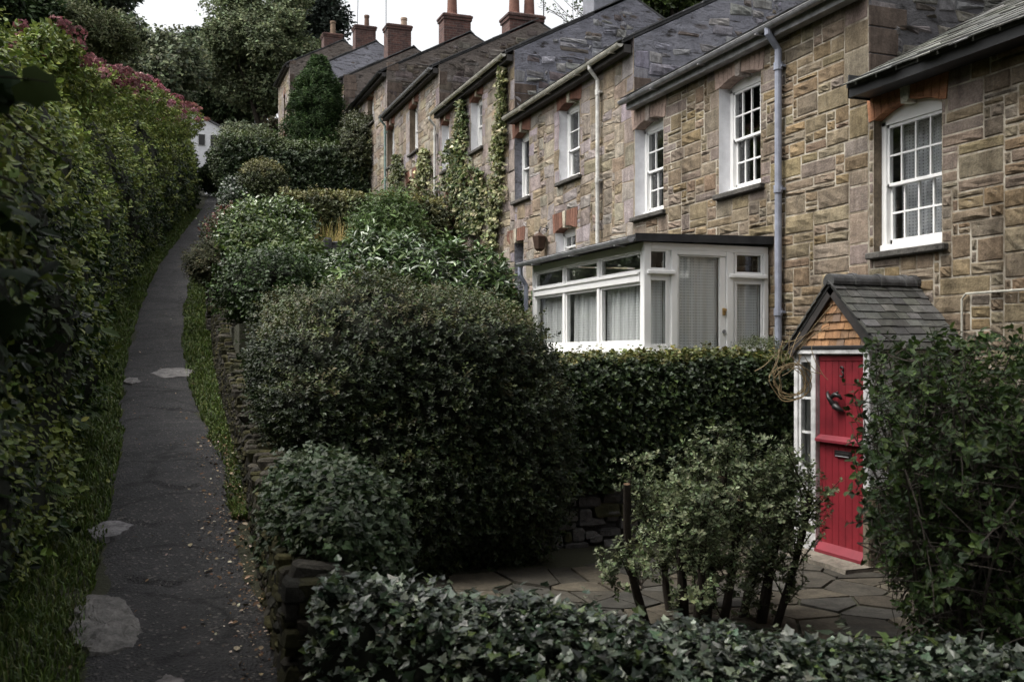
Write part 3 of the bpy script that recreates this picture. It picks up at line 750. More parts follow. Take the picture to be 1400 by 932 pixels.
    if k == 0:
        g.box((XW - .30, y0, ev - .185), (XW - .275, y1 - .03 + .0, ev + .0)); g.box((XW - .275, y0, ev - .17), (XW - .02, y1 - .03, ev - .15))
        g.box((XW - .3, y1 - .05, ev - .19), (XW - .02, y1 - .031, ev + .06))
        g.build('fascia', M['black'], h)
    else:
        gutter_run(g, y0 + .03, y1 + .02, XW - .23, ev - .03)
        gg = g.build('gutter', M[e], h)
        Geo().box((XW - .16, y0 + .03, ev - .16), (XW - .03, y1 - .04, ev - .03)).build('soffit_board', M['gutter_grey' if k == 1 else 'darkwood'], h)
    for (px, mt) in sp_.get('pipes', []):
        y = at_X(px, 0, XW - .08)[1]; downpipe(h, XW - .08, y, ev - .07, gr, M[mt], .045 if k == 1 else .036, .15)

# chimneys: each stands on the near gable of its cottage
chimney(HOUSES[3], 19.62, 20.2, 9.25, 10.2, 7.1, 8.35, M['cement'], [(9.7, 19.9, .12, .5, (.35, .16, .09))])
chimney(HOUSES[4], 25.22, 25.85, 9.38, 10.36, 8.3, 9.26, M['brick'], [(9.62, 25.5, .15, .75, (.17, .085, .065)), (10.06, 25.5, .15, .75, (.15, .075, .06))])
chimney(HOUSES[5], 31.12, 31.75, 9.30, 10.22, 9.8, 11.12, M['brick'], [(9.66, 31.4, .17, .85, (.17, .085, .065))])
chimney(HOUSES[6], 38.32, 39.0, 9.15, 10.1, 11.6, 13.0, M['brick'], [(9.9, 38.7, .13, .42, (.36, .27, .21))])
chimney(HOUSES[7], 45.05, 45.7, 9.25, 10.2, 13.6, 15.05, M['brick'], [(9.85, 45.4, .12, .6, (.14, .085, .065))])
chimney(HOUSES[8], 53.05, 53.8, 9.2, 10.2, 15.8, 17.1, M['brick'], [(9.75, 53.4, .15, .75, (.2, .14, .10))])

# television aerials on the chimneys
def aerial(label, base, h, arms, tilt=0.0):
    g = Geo(); x, y, z = base
    g.tube([(x, y, z), (x + tilt, y, z + h)], .016, 6)
    for (hz, l, n) in arms:
        zz = z + h * hz; g.tube([(x - l / 2, y - .1, zz), (x + l / 2, y + .1, zz + .06)], .012, 6)
        for t in np.linspace(-.46, .46, n): g.tube([(x + l * t, y - .14, zz - .22), (x + l * t, y + .14, zz + .24)], .007, 5)
    o = g.build('television_aerial', M['iron'], origin=base); tag(o, label, 'aerial', 'television aerials on the chimneys')
aerial('thin aerial mast with a short drooping head, on the chimney below the topmost one', (9.35, 45.1, 14.9), 2.2, [(.93, .5, 4), (.8, .25, 2)], .05)
aerial('tall thin aerial mast on the chimney with the cream pot', (9.1, 38.4, 12.5), 2.9, [(.85, .7, 5)])
aerial('thin aerial mast rising beside the two-pot brick chimney', (10.45, 25.4, 8.9), 1.8, [(.95, .8, 5)])

# wall lantern on the third cottage, cable run on the first
p = at_X(740, 330, XW - .12); base = (XW, p[1], p[2])
t = thing('wall_lantern', 'dark rusty lantern on the stone wall between a doorway and a lower window', 'lantern', base)
x, y, z = XW - .16, p[1], p[2]
Geo().lathe((x, y, z - .19), [(.05, 0), (.1, .04), (.14, .26), (.145, .28), (.02, .36), (.012, .4)], 6, 0, (.06, .035, .025)).build('lantern_body', M['pot'], t)
Geo().tube([(x, y, z + .2), (x + .03, y, z + .28), (XW, y, z + .25)], .014, 6).box((XW - .01, y - .04, z + .18), (XW + .0, y + .04, z + .32)).build('bracket', M['iron'], t)
a = at_X(1319, 440, XW); b = at_X(1319, 402, XW); c = at_X(1420, 397, XW)
g = Geo().tube([(XW - .035, a[1], a[2] - 1.4), (XW - .035, b[1], b[2] - .05), (XW - .035, b[1] - .05, b[2]), (XW - .035, c[1], b[2] + .0)], .011, 6)
tag(g.build('wall_cable', M['gutter'], origin=(XW - .035, b[1], b[2])), 'thin cream cable bent at a right angle along the stone wall above the porch eave', 'cable')
# ------------------------------------------------------------------ the white glazed lean-to
YN = 10.53; XF = 5.62; YF = 14.12; ZB = GROUND[1]
ZR = 1.43
con = thing('glazed_lean_to', 'white timber glazed lean-to with net curtains and flat felt roof against the cottage', 'conservatory', (XF, YN, ZB))
zs = lambda py: (HOR - py) / FPX * 11.83
# front side (faces away from the houses): posts, rails
posts = [YN, 11.80, 12.93, YF]
g = Geo()
for i, y in enumerate(posts):
    w = .10 if i in (0, 3) else .075
    if i == 0: g.cbox((XF, YN, -.0), (XF + .1, YN + .1, 1.34), .008)
    elif i == 3: g.cbox((XF, YF - .1, .0), (XF + .1, YF, 1.34), .008)
    else: g.cbox((XF, y - w / 2, .0), (XF + .1, y + w / 2, 1.32), .006)
g.cbox((XF - .004, YN + .1, 1.235), (XF + .1, YF - .1, 1.338), .005)       # head
g.cbox((XF - .015, YN + .1, .865), (XF + .1, YF - .1, .985), .008)         # transom
g.cbox((XF - .035, YN + .1, .955), (XF + .08, YF - .1, .99), .006)
g.cbox((XF - .008, YN + .1, .055), (XF + .1, YF - .1, .135), .006)          # bottom rail
g.cbox((XF - .06, YN - .05, -.015), (XF + .12, YF, .055), .012)            # sill
for i in range(3):                                                        # sashes
    a, b = posts[i] + (.1 if i == 0 else .04), posts[i + 1] - (.1 if i == 2 else .04)
    for (c, d) in ((.99, 1.235), (.135, .865)):
        s_ = .032
        g.cbox((XF + .02, a, c), (XF + .07, a + s_, d), .004); g.cbox((XF + .02, b - s_, c), (XF + .07, b, d), .004)
        g.cbox((XF + .02, a + s_, c), (XF + .07, b - s_, c + s_), .004); g.cbox((XF + .02, a + s_, d - s_), (XF + .07, b - s_, d), .004)
# end wall with the door (faces down the hill)
Y0 = YN
def X_(px): return at_Y(px, 0, YN)[0]
def Z_(px, py): return at_Y(px, py, YN)[2]
xe = XW - .03
xs_ = dict(l0=XF + .1, l1=X_(920), d0=X_(923), d1=X_(997), r0=X_(999.5), r1=xe)
g.cbox((XF + .1, Y0 + .004, 1.25), (xe, Y0 + .1, 1.337), .005)
g.cbox((xs_['l1'] - .02, Y0 - .004, ZB), (xs_['d0'] + .035, Y0 + .1, 1.25), .006); g.cbox((xs_['d1'] - .035, Y0 - .004, ZB), (xs_['r0'] + .03, Y0 + .1, 1.25), .006)
g.cbox((xe - .07, Y0 - .004, .0), (xe, Y0 + .1, 1.25), .006)
g.cbox((xs_['d0'] + .035, Y0 + .002, 1.2), (xs_['d1'] - .035, Y0 + .1, 1.25), .004)
LIGHTS = []
for (a, b, gl) in ((xs_['l0'], xs_['l1'] - .02, ((X_(888.6), X_(910.9)), (343.4, 365.7), (383, 470))), (xs_['r0'] + .03, xe - .07, ((X_(1008.5), X_(1041)), (349, 372), (388.6, 471)))):
    (ga, gb), (u0, u1), (l0, l1) = gl
    pm = (888 + 911) / 2 if a < 6.4 else 1025
    zu1, zu0, zl1, zl0 = Z_(pm, u0), Z_(pm, u1), Z_(pm, l0), Z_(pm, l1)
    # solid white board with two openings cut: stiles and rails
    for (c, d) in ((zu0, zu1), (zl0, zl1)):
        g.box((a, Y0 + .03, c), (ga, Y0 + .08, d)); g.box((gb, Y0 + .03, c), (b, Y0 + .08, d))
        for s_ in (ga - .03, gb): g.cbox((s_, Y0 + .015, c - .03), (s_ + .03, Y0 + .06, d + .03), .003)
        for s_ in (c - .03, d): g.cbox((ga, Y0 + .015, s_), (gb, Y0 + .06, s_ + .03), .003)
        LIGHTS.append((ga, gb, c, d))
    g.box((a, Y0 + .03, zu1), (b, Y0 + .08, 1.25)); g.box((a, Y0 + .03, zl1), (b, Y0 + .08, zu0)); g.box((a, Y0 + .03, .05), (b, Y0 + .08, zl0))
    g.cbox((a - .06, Y0 - .035, (zl1 + zu0) / 2 - .005), (b + .04, Y0 + .03, (zl1 + zu0) / 2 + .045), .01)
    g.cbox((a - .1 if a < 6 else a, Y0 - .045, -.015), (b + .02, Y0 + .04, .052), .01)
g.build('frame', M['white'], con)
def pane(parent, a, b, name='pane'): Geo().box(a, b).build(name, M['glass'], parent)
for i in range(3):
    a, b = posts[i] + .1, posts[i + 1] - .07
    for (c, d) in ((1.02, 1.205), (.165, .835)): pane(con, (XF + .043, a - .03, c), (XF + .047, b + .03, d))
for (a, b, c, d) in LIGHTS: pane(con, (a, Y0 + .04, c), (b, Y0 + .044, d))
# the door leaf
dr = Geo(); da, db = xs_['d0'] + .04, xs_['d1'] - .04
ga, gb = X_(929.4), X_(985); zt, zb_ = Z_(957, 351), Z_(957, 478.6)
dr.cbox((da, Y0 + .015, ZB + .01), (ga, Y0 + .06, 1.195), .004); dr.cbox((gb, Y0 + .015, ZB + .01), (db, Y0 + .06, 1.195), .004)
dr.cbox((ga, Y0 + .015, zt), (gb, Y0 + .06, 1.195), .004); 
ls0, ls1 = X_(945), X_(970); lz1, lz0 = Z_(957, 486), Z_(957, 495)
dr.box((ga, Y0 + .016, lz1), (gb, Y0 + .06, zb_)); dr.box((ga, Y0 + .016, ZB + .01), (gb, Y0 + .06, lz0)); dr.box((ga, Y0 + .016, lz0), (ls0, Y0 + .06, lz1)); dr.box((ls1, Y0 + .016, lz0), (gb, Y0 + .06, lz1))
door = dr.build('door', M['white'], con)
pane(door, (ga, Y0 + .035, zb_), (gb, Y0 + .039, zt))
Geo().box((ls0, Y0 + .03, lz0), (ls1, Y0 + .05, lz1)).cbox((ls0 - .012, Y0 + .006, lz0 - .012), (ls1 + .012, Y0 + .016, lz0), .003).build('letter_slot', M['brass'], door)
hx = X_(990.3); hz = Z_(990, 426)
Geo().cbox((hx - .02, Y0 - .004, hz - .045), (hx + .02, Y0 + .016, hz + .045), .004).tube([(hx, Y0 - .03, hz + .02), (hx, Y0, hz + .02)], .018, 8).build('door_latch', M['brass'], door)
hz2 = Z_(990, 453); Geo().tube([(hx, Y0 - .006, hz2), (hx, Y0 + .016, hz2)], .022, 12).tube([(hx, Y0 - .035, hz2 - .03), (hx, Y0 - .02, hz2 - .005)], .008, 6).build('key_lock', M['gutter_grey'], door)
# base wall
g = Geo()
g.box((XF + .02, YN + .02, ZB - .3), (XF + .16, YF, -.015)); g.box((XF + .16, YN + .02, ZB - .3), (xs_['l1'] - .02, YN + .12, -.015)); g.box((xs_['r0'] + .03, YN + .02, ZB - .3), (xe, YN + .12, -.015))
g.build('base_wall', M['render'], con)
# far end, floor, roof
Geo().box((XF + .1, YF - .05, ZB), (xe, YF, 1.34)).build('end_panel', M['white_old'], con)
Geo().box((XF + .1, YN + .12, ZB - .05), (xe, YF - .05, ZB + .02), 0, (.2, .16, .12)).build('floor_boards', M['tile'], con)
g = Geo()
g.prism([(XF - .14, YN - .06, 1.345), (XW - .002, YN - .06, 1.375), (XW - .002, YN - .06, 1.455), (XF - .14, YN - .06, 1.415)], (0, YF + .1 - YN, 0))
g.prism([(XF - .15, YN - .075, 1.335), (XW - .004, YN - .075, 1.365), (XW - .004, YN - .075, 1.465), (XF - .15, YN - .075, 1.425)], (0, .014, 0))
g.build('roof', M['felt'], con)
g = Geo(); gutter_run(g, YN - .05, YF + .05, XF - .2, 1.37, .05); g.build('gutter', M['gutter_grey'], con)
Geo().tube([(XF - .2, YF - .0, 1.33), (XF - .2, YF, 1.2), (XF - .1, YF, 1.05), (XF - .1, YF, ZB)], .034, 10).build('downpipe', M['pipe_blue'], con)
# nets
def net_y(parent, a, b, z0, z1, x, mat):
    yy = np.linspace(a, b, int((b - a) * 90)); zz = np.linspace(z0, z1, 8)
    Y, Z = np.meshgrid(yy, zz, indexing='ij'); t = (Z - z0) / (z1 - z0)
    Xx = x + (.022 + .01 * (1 - t)) * np.sin(Y * 47 + 1.5 * np.sin(Y * 9)) + .012 * np.sin(Y * 19)
    Geo().grid(np.stack([Xx, Y, Z], -1)).build('curtain', mat, parent, smooth=True)
def net_x(parent, a, b, z0, z1, y, mat):
    xx = np.linspace(a, b, max(20, int((b - a) * 110))); zz = np.linspace(z0, z1, 8)
    X, Z = np.meshgrid(xx, zz, indexing='ij')
    Yy = y + .014 * np.sin(X * 52 + 1.2 * np.sin(X * 11))
    Geo().grid(np.stack([X, Yy, Z], -1)).build('curtain', mat, parent, smooth=True)
for i in range(3): net_y(con, posts[i] + .12, posts[i + 1] - .05, .15, .835, XF + .14, M['lace_y'])
for (a, b, c, d) in LIGHTS[1::2]: net_x(con, a - .01, b + .01, c - .01, d + .01, Y0 + .1, M['lace_x'])
net_x(door, ga - .02, gb + .02, zb_ - .01, zt + .0, Y0 + .1, M['lace_x'])

# ------------------------------------------------------------------ the slated porch with the red door
XP = 6.39; PY0, PY1 = 7.54, 8.70; PC = 8.05; PG = GROUND[0] + .05
po = thing('gabled_porch', 'slate roofed porch with tile hung gable and red stable door', 'porch', (XP, PC, PG))
EZ = .06; RZ = .72
DY0, DY1 = 7.63, 8.33
g = Geo()
g.cbox((XP, DY1 + .002, PG), (XP + .11, DY1 + .075, .0), .006); g.cbox((XP, PY0, PG + .72), (XP + .11, DY0 - .002, .0), .006)
g.cbox((XP + .01, PY1 - .06, PG), (XP + .11, PY1, .0), .006)
g.cbox((XP - .01, PY0, .0), (XP + .11, PY1, .045), .006)
g.build('door_frame', M['white_old'], po)
Geo().cbox((XP - .02, PY0 - .02, .047), (XP + .12, PY1 + .02, .085), .006).build('beam', M['black'], po)
# sidelight beside the door
g = Geo(); sa, sb = DY1 + .078, PY1 - .062
g.box((XP + .03, sa, -1.25), (XP + .08, sb, -1.17)); g.box((XP + .03, sa, -.08), (XP + .08, sb, -.002))
g.box((XP + .03, sa, -1.17), (XP + .08, sa + .035, -.08)); g.box((XP + .03, sb - .035, -1.17), (XP + .08, sb, -.08))
for z in (-.45, -.8): g.box((XP + .04, sa + .035, z - .012), (XP + .07, sb - .035, z + .012))
w = g.build('sidelight', M['white_old'], po); pane(w, (XP + .053, sa + .03, -1.18), (XP + .057, sb - .03, -.07))
Geo().box((XP + .02, sa, PG), (XP + .1, sb, -1.252)).build('sidelight_panel', M['white_old'], w)
# side wall toward the camera: stone base, white boarding, window
g = Geo(); g.box((XP + .112, PY0 + .01, PG - .2), (XW - .004, PY0 + .13, PG + .7), 0, (.2, .17, .13))
z = PG - .05; rng = np.random.default_rng(5)
while z < PG + .68:
    hh = rng.uniform(.12, .22); x = XP + .0
    while x < XW - .05:
        l = rng.uniform(.15, .4); g.cbox((x + .006, PY0 - .012 - rng.uniform(0, .012), z + .005), (min(x + l, XW - .03) - .006, PY0 + .05, min(z + hh, PG + .7) - .005), .012, 0, np.array(TAN[int(rng.integers(8))]) * rng.uniform(.7, 1.1)); x += l
    z += hh
g.box((XP, PY0 + .01, PG - .2), (XP + .11, PY0 + .085, PG + .7), 0, (.2, .17, .13))
g.build('side_wall', M['stone'], po)
g = Geo(); wx0, wx1, wz0, wz1 = XP + .26, XW - .14, PG + .78, -.12
g.box((XP + .112, PY0 + .02, PG + .7), (wx0, PY0 + .09, EZ)); g.box((wx1, PY0 + .02, PG + .7), (XW - .004, PY0 + .09, EZ)); g.box((wx0, PY0 + .02, PG + .7), (wx1, PY0 + .09, wz0)); g.box((wx0, PY0 + .02, wz1), (wx1, PY0 + .09, EZ))
g.cbox((wx0 - .03, PY0 - .03, wz0 - .05), (wx1 + .03, PY0 + .03, wz0 - .0), .008)
for s_ in (wx0, (wx0 + wx1) / 2 - .022, wx1 - .045): g.cbox((s_, PY0 + .03, wz0), (s_ + .045, PY0 + .08, wz1), .004)
for s_ in (wz0, (wz0 + wz1) / 2 - .01, wz1 - .04): g.cbox((wx0 + .001, PY0 + .035, s_), (wx1 - .001, PY0 + .075, s_ + .04), .004)
w = g.build('side_window', M['white_old'], po); pane(w, (wx0 + .02, PY0 + .053, wz0 + .02), (wx1 - .02, PY0 + .057, wz1 - .02))
Geo().box((XP + .112, PY1 - .09, PG - .2), (XW - .004, PY1 - .01, EZ)).build('far_side_wall', M['whitewash'], po)
# tile hung gable
g = Geo(); slope = (RZ - EZ) / (PC - PY0 + .18)
halfw = lambda z: max(.0, (RZ - .03 - z) / slope)
g.prism([(XP + .03, PC - halfw(.085), .085), (XP + .03, PC + halfw(.085), .085), (XP + .03, PC, RZ - .03)], (.05, 0, 0), 0, (.12, .075, .045))
rng = np.random.default_rng(3); row = 0; z = .075
HC = [(.34, .185, .095), (.29, .16, .085), (.24, .145, .085), (.38, .215, .11), (.22, .15, .11), (.31, .165, .075)]
while z < RZ - .08:
    y = PC - .85 + (row % 2) * .055
    while y < PC + .85:
        a, b = y + .003, y + .112; y += .115
        hh = halfw(z + .05) - .0
        a2, b2 = max(a, PC - hh), min(b, PC + hh)
        if b2 - a2 < .02: continue
        j = rng.uniform(-.004, .004); t1 = .10
        x0 = XP - .004 - rng.uniform(0, .006)
        ha = min(z + t1, RZ - .03 - slope * abs(a2 - PC)); hb = min(z + t1, RZ - .03 - slope * abs(b2 - PC))
        g.prism([(x0, a2, z + j), (x0, b2, z + j), (x0 + .022, b2, max(hb, z + .02)), (x0 + .022, a2, max(ha, z + .02))], (.012, 0, 0), 0, np.array(HC[int(rng.integers(6))]) * rng.uniform(.75, 1.15))
    z += .082; row += 1
g.build('hung_tiles', M['tile'], po)
# roof: slates laid in courses on both slopes, round ridge tiles
g = Geo(); XO = XP - .045; hw_ = PC - PY0 + .18
L = math.hypot(hw_, RZ - EZ)
for sg in (-1, 1):
    ed = np.array([0, sg * hw_ / L, -(RZ - EZ) / L]); nm = np.array([0, sg * (RZ - EZ) / L, hw_ / L])
    A = np.array([XO, PC, RZ]); B = np.array([XW - .003, PC, RZ])
    q = [A, B, B + ed * L, A + ed * L]
    g.prism(q if sg > 0 else q[::-1], -nm * .035, 0, (.03, .03, .03))
    nr = 9
    for r_ in range(nr):
        s1 = L + .04 - r_ * (L / nr); s0 = max(s1 - L / nr - .09, .0); x = XO - .02
        x -= RNG.uniform(0, .1)
        while x < XW:
            w = RNG.uniform(.12, .2); a = max(x + .003, XO - .02); b = min(x + w - .003, XW - .004); x += w
            if b - a < .03: continue
            j = RNG.uniform(-.008, .008); lf = .018 + RNG.uniform(0, .006)
            P0 = np.array([a, PC, RZ]) + ed * (s1 + j) + nm * lf; P1 = np.array([b, PC, RZ]) + ed * (s1 + j) + nm * lf
            P2 = np.array([b, PC, RZ]) + ed * s0 + nm * .004; P3 = np.array([a, PC, RZ]) + ed * s0 + nm * .004
            c = np.array((.07, .07, .068)) * RNG.uniform(.5, 1.5) * np.array([1, RNG.uniform(.97, 1.03), RNG.uniform(.92, 1.04)])
            g.prism([P0, P1, P2, P3] if sg > 0 else [P3, P2, P1, P0], -nm * .009, 0, c)
rf = g.build('roof', M['slate'], po)
g = Geo(); x = XO - .015
while x < XW - .02:
    e = min(x + .31, XW - .004); an = np.linspace(-.25, math.pi + .25, 11)
    for k_, (xx0, xx1, rr) in enumerate(((x, e - .05, .085), (e - .055, e - .003, .098))):
        P = np.array([[(q_, PC + rr * math.cos(t), RZ - .015 + rr * math.sin(t)) for t in an] for q_ in (xx0, xx1)])
        g.grid(P, 0, np.array((.075, .075, .08)) * RNG.uniform(.8, 1.4))
        g.add(P[0], np.arange(11)[None], 0, (.06, .06, .06)); g.add(P[1], np.arange(11)[::-1][None], 0, (.06, .06, .06))
    x += .31
g.build('ridge_tile_run', M['slate'], rf)
g = Geo()
for sg in (-1, 1):
    ed = np.array([0, sg * hw_ / L, -(RZ - EZ) / L]); nm = np.array([0, sg * (RZ - EZ) / L, hw_ / L])
    A = np.array([XO + .005, PC, RZ]) - nm * .04; Bq = A + ed * (L + .02)
    g.prism([A, Bq, Bq - nm * .07, A - nm * .07] if sg < 0 else [A - nm * .07, Bq - nm * .07, Bq, A], (.022, 0, 0))
g.build('barge_board', M['darkwood'], rf)
# red stable door: an upper and a lower leaf of narrow boards
def leaf_boards(z0, z1, bot, topr):
    g = Geo(); n = 7; w = (DY1 - DY0 - .012) / n
    for i in range(n):
        a = DY0 + .006 + i * w; g.cbox((XP + .045, a + .0012, z0), (XP + .075, a + w - .0012, z1), .005)
    if topr: g.cbox((XP + .037, DY0 + .006, z1 - .055), (XP + .05, DY1 - .006, z1), .004)
    return g
ZD = -.86
d = leaf_boards(ZD + .02, -.012, 0, True)
dr = d.build('door', M['red'], po)
ZL = PG + .02
lo = leaf_boards(ZL, ZD - .01, 0, False).build('lower_door_leaf', M['red'], dr)
g = Geo()
g.prism([(XP + .045, DY0 + .004, ZD + .055), (XP - .012, DY0 + .004, ZD + .012), (XP - .012, DY0 + .004, ZD - .012), (XP + .045, DY0 + .004, ZD - .012)][::-1], (0, DY1 - DY0 - .008, 0))
g.build('weather_moulding', M['redlight'], dr); g = Geo()
g.prism([(XP + .045, DY0 + .004, ZL + .1), (XP - .02, DY0 + .004, ZL + .03), (XP - .02, DY0 + .004, ZL), (XP + .045, DY0 + .004, ZL)][::-1], (0, DY1 - DY0 - .008, 0))
g.build('weather_moulding', M['redlight'], dr)
# letter box, knocker and number
p = at_X(1148, 621, XP)
Geo().cbox((XP + .034, p[1] - .125, p[2] - .033), (XP + .046, p[1] + .125, p[2] + .033), .004).cbox((XP + .026, p[1] - .1, p[2] - .02), (XP + .036, p[1] + .1, p[2] + .016), .004).build('letter_box', M['iron'], dr)
Geo().cbox((XP + .02, p[1] - .1, p[2] - .026), (XP + .03, p[1] + .1, p[2] - .018), .002).build('letter_flap', M['gutter_grey'], dr)
kx = XP + .03
def kp(px, py, dx=0): 
    q = at_X(px, py, XP + .03); return (XP + .03 - dx, q[1], q[2])
g = Geo()
g.tube([kp(1132, 534, .0), kp(1137, 537, .05), kp(1141, 543, .07), kp(1143, 550, .05), kp(1144, 554, .02)], [.006, .014, .022, .026, .03], 8)
g.tube([kp(1143, 542, .05), kp(1148, 539, .06), kp(1152, 541, .04), kp(1153, 546, .02)], [.02, .024, .02, .012], 8)
g.tube([kp(1142, 551, .0), kp(1145, 555, .03), kp(1149, 558, .03), kp(1154, 562, .005)], [.03, .036, .03, .01], 8)
g.tube([kp(1150, 537, .05), kp(1151, 535, .05)], [.018, .008], 6)
g.build('knocker', M['iron'], dr, smooth=True)
def number_three(c, h):
    g = Geo(); n = []
    for t in np.linspace(2.5, -1.45, 12): n.append((math.cos(t) * .27, .25 + math.sin(t) * .25))
    for t in np.linspace(1.45, -2.6, 12): n.append((math.cos(t) * .29, -.25 + math.sin(t) * .27))
    return g.tube([(XP + .04, c[1] - x * h, c[2] + z * h) for x, z in n], h * .085, 6)
number_three(at_X(1150.5, 508, XP + .04), .095).build('door_number', M['iron'], dr)
# door step
g = Geo(); rng = np.random.default_rng(9)
P = np.array([[(XP - .30 + .02 * math.sin(y * 9), y, PG + .0), (XP - .29, y, PG + .012), (XP - .1, y, PG + .018), (XP + .1, y, PG + .018)] for y in np.linspace(DY0 - .12, DY1 + .15, 14)])
P[:, 0, 2] = GROUND[0] - .05
P[:, :, 2] += rng.normal(0, .003, P.shape[:2]); P[:, 1:3, 2] -= .0
g.grid(P, 0, (.17, .15, .125))
g.box((XP - .28, DY0 - .12, GROUND[0] - .08), (XP + .1, DY1 + .15, PG - .0), 0, (.12, .10, .085))
tag(g.build('door_step', M['slab'], origin=(XP - .1, PC, GROUND[0])), 'worn low stone step under the red stable door', 'step')
# ------------------------------------------------------------------ leaves
def T_(v, f): return np.array(v, float), [np.array(a) for a in f]
TEMPL = {
 'small': T_([(0, 0, 0), (.5, .30, .07), (1, 0, -.03), (.5, -.30, .07)], [[(0, 2, 1), (0, 3, 2)]]),
 'narrow': T_([(0, 0, 0), (.45, .15, .04), (1, 0, -.06), (.45, -.15, .04)], [[(0, 2, 1), (0, 3, 2)]]),
 'oval': T_([(0, 0, 0), (.28, .27, .05), (.68, .25, .03), (1, 0, -.1), (.68, -.25, .03), (.28, -.27, .05)], [[(0, 3, 2, 1), (0, 5, 4, 3)]]),
 'long': T_([(0, 0, 0), (.3, .16, .03), (.7, .15, .0), (1, 0, -.12), (.7, -.15, .0), (.3, -.16, .03)], [[(0, 3, 2, 1), (0, 5, 4, 3)]]),
 'ivy': T_([(0, 0, 0), (-.12, .36, .05), (.28, .52, .06), (.5, .26, .03), (1, 0, -.08), (.5, -.26, .03), (.28, -.52, .06), (-.12, -.36, .05)],
           [[(0, 3, 2, 1), (0, 7, 6, 5)], [(0, 4, 3), (0, 5, 4)]]),
 'maple': T_([(0, 0, 0), (-.14, .3, .02), (.08, .56, -.05), (.3, .47, .0), (.6, .5, -.1), (.68, .27, -.02), (1.0, 0, -.2), (.68, -.27, -.02), (.6, -.5, -.1), (.3, -.47, .0), (.08, -.56, -.05), (-.14, -.3, .02), (.35, 0, .06)],
           [[(12, 0, 1), (12, 1, 2), (12, 2, 3), (12, 3, 4), (12, 4, 5), (12, 5, 6), (12, 6, 7), (12, 7, 8), (12, 8, 9), (12, 9, 10), (12, 10, 11), (12, 11, 0)]]),
}
def put_leaves(g, P, N, T, S, kind, col, mat=0, wid=1.0):
    V, F = TEMPL[kind]; n = len(P); k = len(V)
    T = unit(T - N * (T * N).sum(-1, keepdims=True)); B = np.cross(N, T)
    S = np.broadcast_to(np.asarray(S, float), (n,))[:, None, None]
    W = P[:, None] + S * (V[None, :, 0:1] * T[:, None] + wid * V[None, :, 1:2] * B[:, None] + V[None, :, 2:3] * N[:, None])
    off = (np.arange(n) * k)[:, None, None]
    first = True
    for f in F:
        fa = (off + f[None]).reshape(-1, f.shape[1]); cc = np.repeat(col, len(f), axis=0)
        if first: g.add(W.reshape(-1, 3), fa, mat, cc); first = False
        else:
            base = g.n - n * k; g.f.append((fa + base, mat, cc.astype(np.float32)))
def rnd(n): return unit(RNG.standard_normal((n, 3)))
def tint(n, pal, idx=None, var=.25):
    pal = np.asarray(pal, float)
    i = RNG.integers(0, len(pal), n) if idx is None else idx
    c = pal[i % len(pal)] * np.exp(RNG.normal(0, var, (n, 1))); c *= 1 + RNG.normal(0, .05, (n, 3))
    return np.clip(c, .001, .9)
def sprigs(g, P, N, size, kind, pal, per=6, spread=1.6, up=.35, mat=0, wid=1.0, var=.25, droop=0., face=None):
    """rosettes of leaves on short shoots growing out of the points P along N"""
    n = len(P); ax = unit(N * .8 + np.array([0, 0, up]) + .45 * rnd(n))
    ref = rnd(n); a = unit(np.cross(ax, ref)); b = np.cross(ax, a)
    size = np.broadcast_to(np.asarray(size, float), (n,))
    ci = RNG.integers(0, len(pal), n); bright = np.exp(RNG.normal(0, var, (n, 1)))
    for k in range(per):
        th = k * 2.4 + RNG.uniform(-.4, .4, n); t = k / max(per - 1, 1)
        rad = np.cos(th)[:, None] * a + np.sin(th)[:, None] * b
        q = P + ax * (t * spread * size)[:, None]
        T = unit(rad * (1.0 - .45 * t) + ax * (.25 + .7 * t) + .25 * rnd(n) - np.array([0, 0, droop]))
        Nn = unit(ax * (1 - .3 * t) - rad * (.2 + .5 * t) + np.array([0, 0, .35]) + .3 * rnd(n) + (0 if face is None else face))
        col = tint(n, pal, np.where(RNG.random(n) < .8, ci, RNG.integers(0, len(pal), n)), .15) * bright
        put_leaves(g, q, Nn, T, size * RNG.uniform(.6, 1.25, n), kind, col, mat, wid)
def grid_normals(G, close_u=False):
    du = np.gradient(G, axis=0); 
    if close_u:
        du[0] = G[1] - G[-2]; du[-1] = du[0]
    dv = np.gradient(G, axis=1); return unit(np.cross(dv, du))
def sample_grid(G, n, density=None, flip=False):
    """n points spread over a surface grid by area; returns points and outward normals"""
    a = G[:-1, :-1].reshape(-1, 3); b = G[1:, :-1].reshape(-1, 3); c = G[1:, 1:].reshape(-1, 3); d = G[:-1, 1:].reshape(-1, 3)
    cr = np.cross(c - a, d - b); A = np.linalg.norm(cr, axis=1); Nn = unit(cr) * (-1 if flip else 1)
    w = A.copy()
    if density is not None: w = w * density((a + c) / 2, Nn)
    i = RNG.choice(len(w), n, p=w / w.sum()); u = RNG.random((n, 1)); v = RNG.random((n, 1))
    return a[i] * (1 - u) * (1 - v) + b[i] * u * (1 - v) + c[i] * u * v + d[i] * (1 - u) * v, Nn[i]
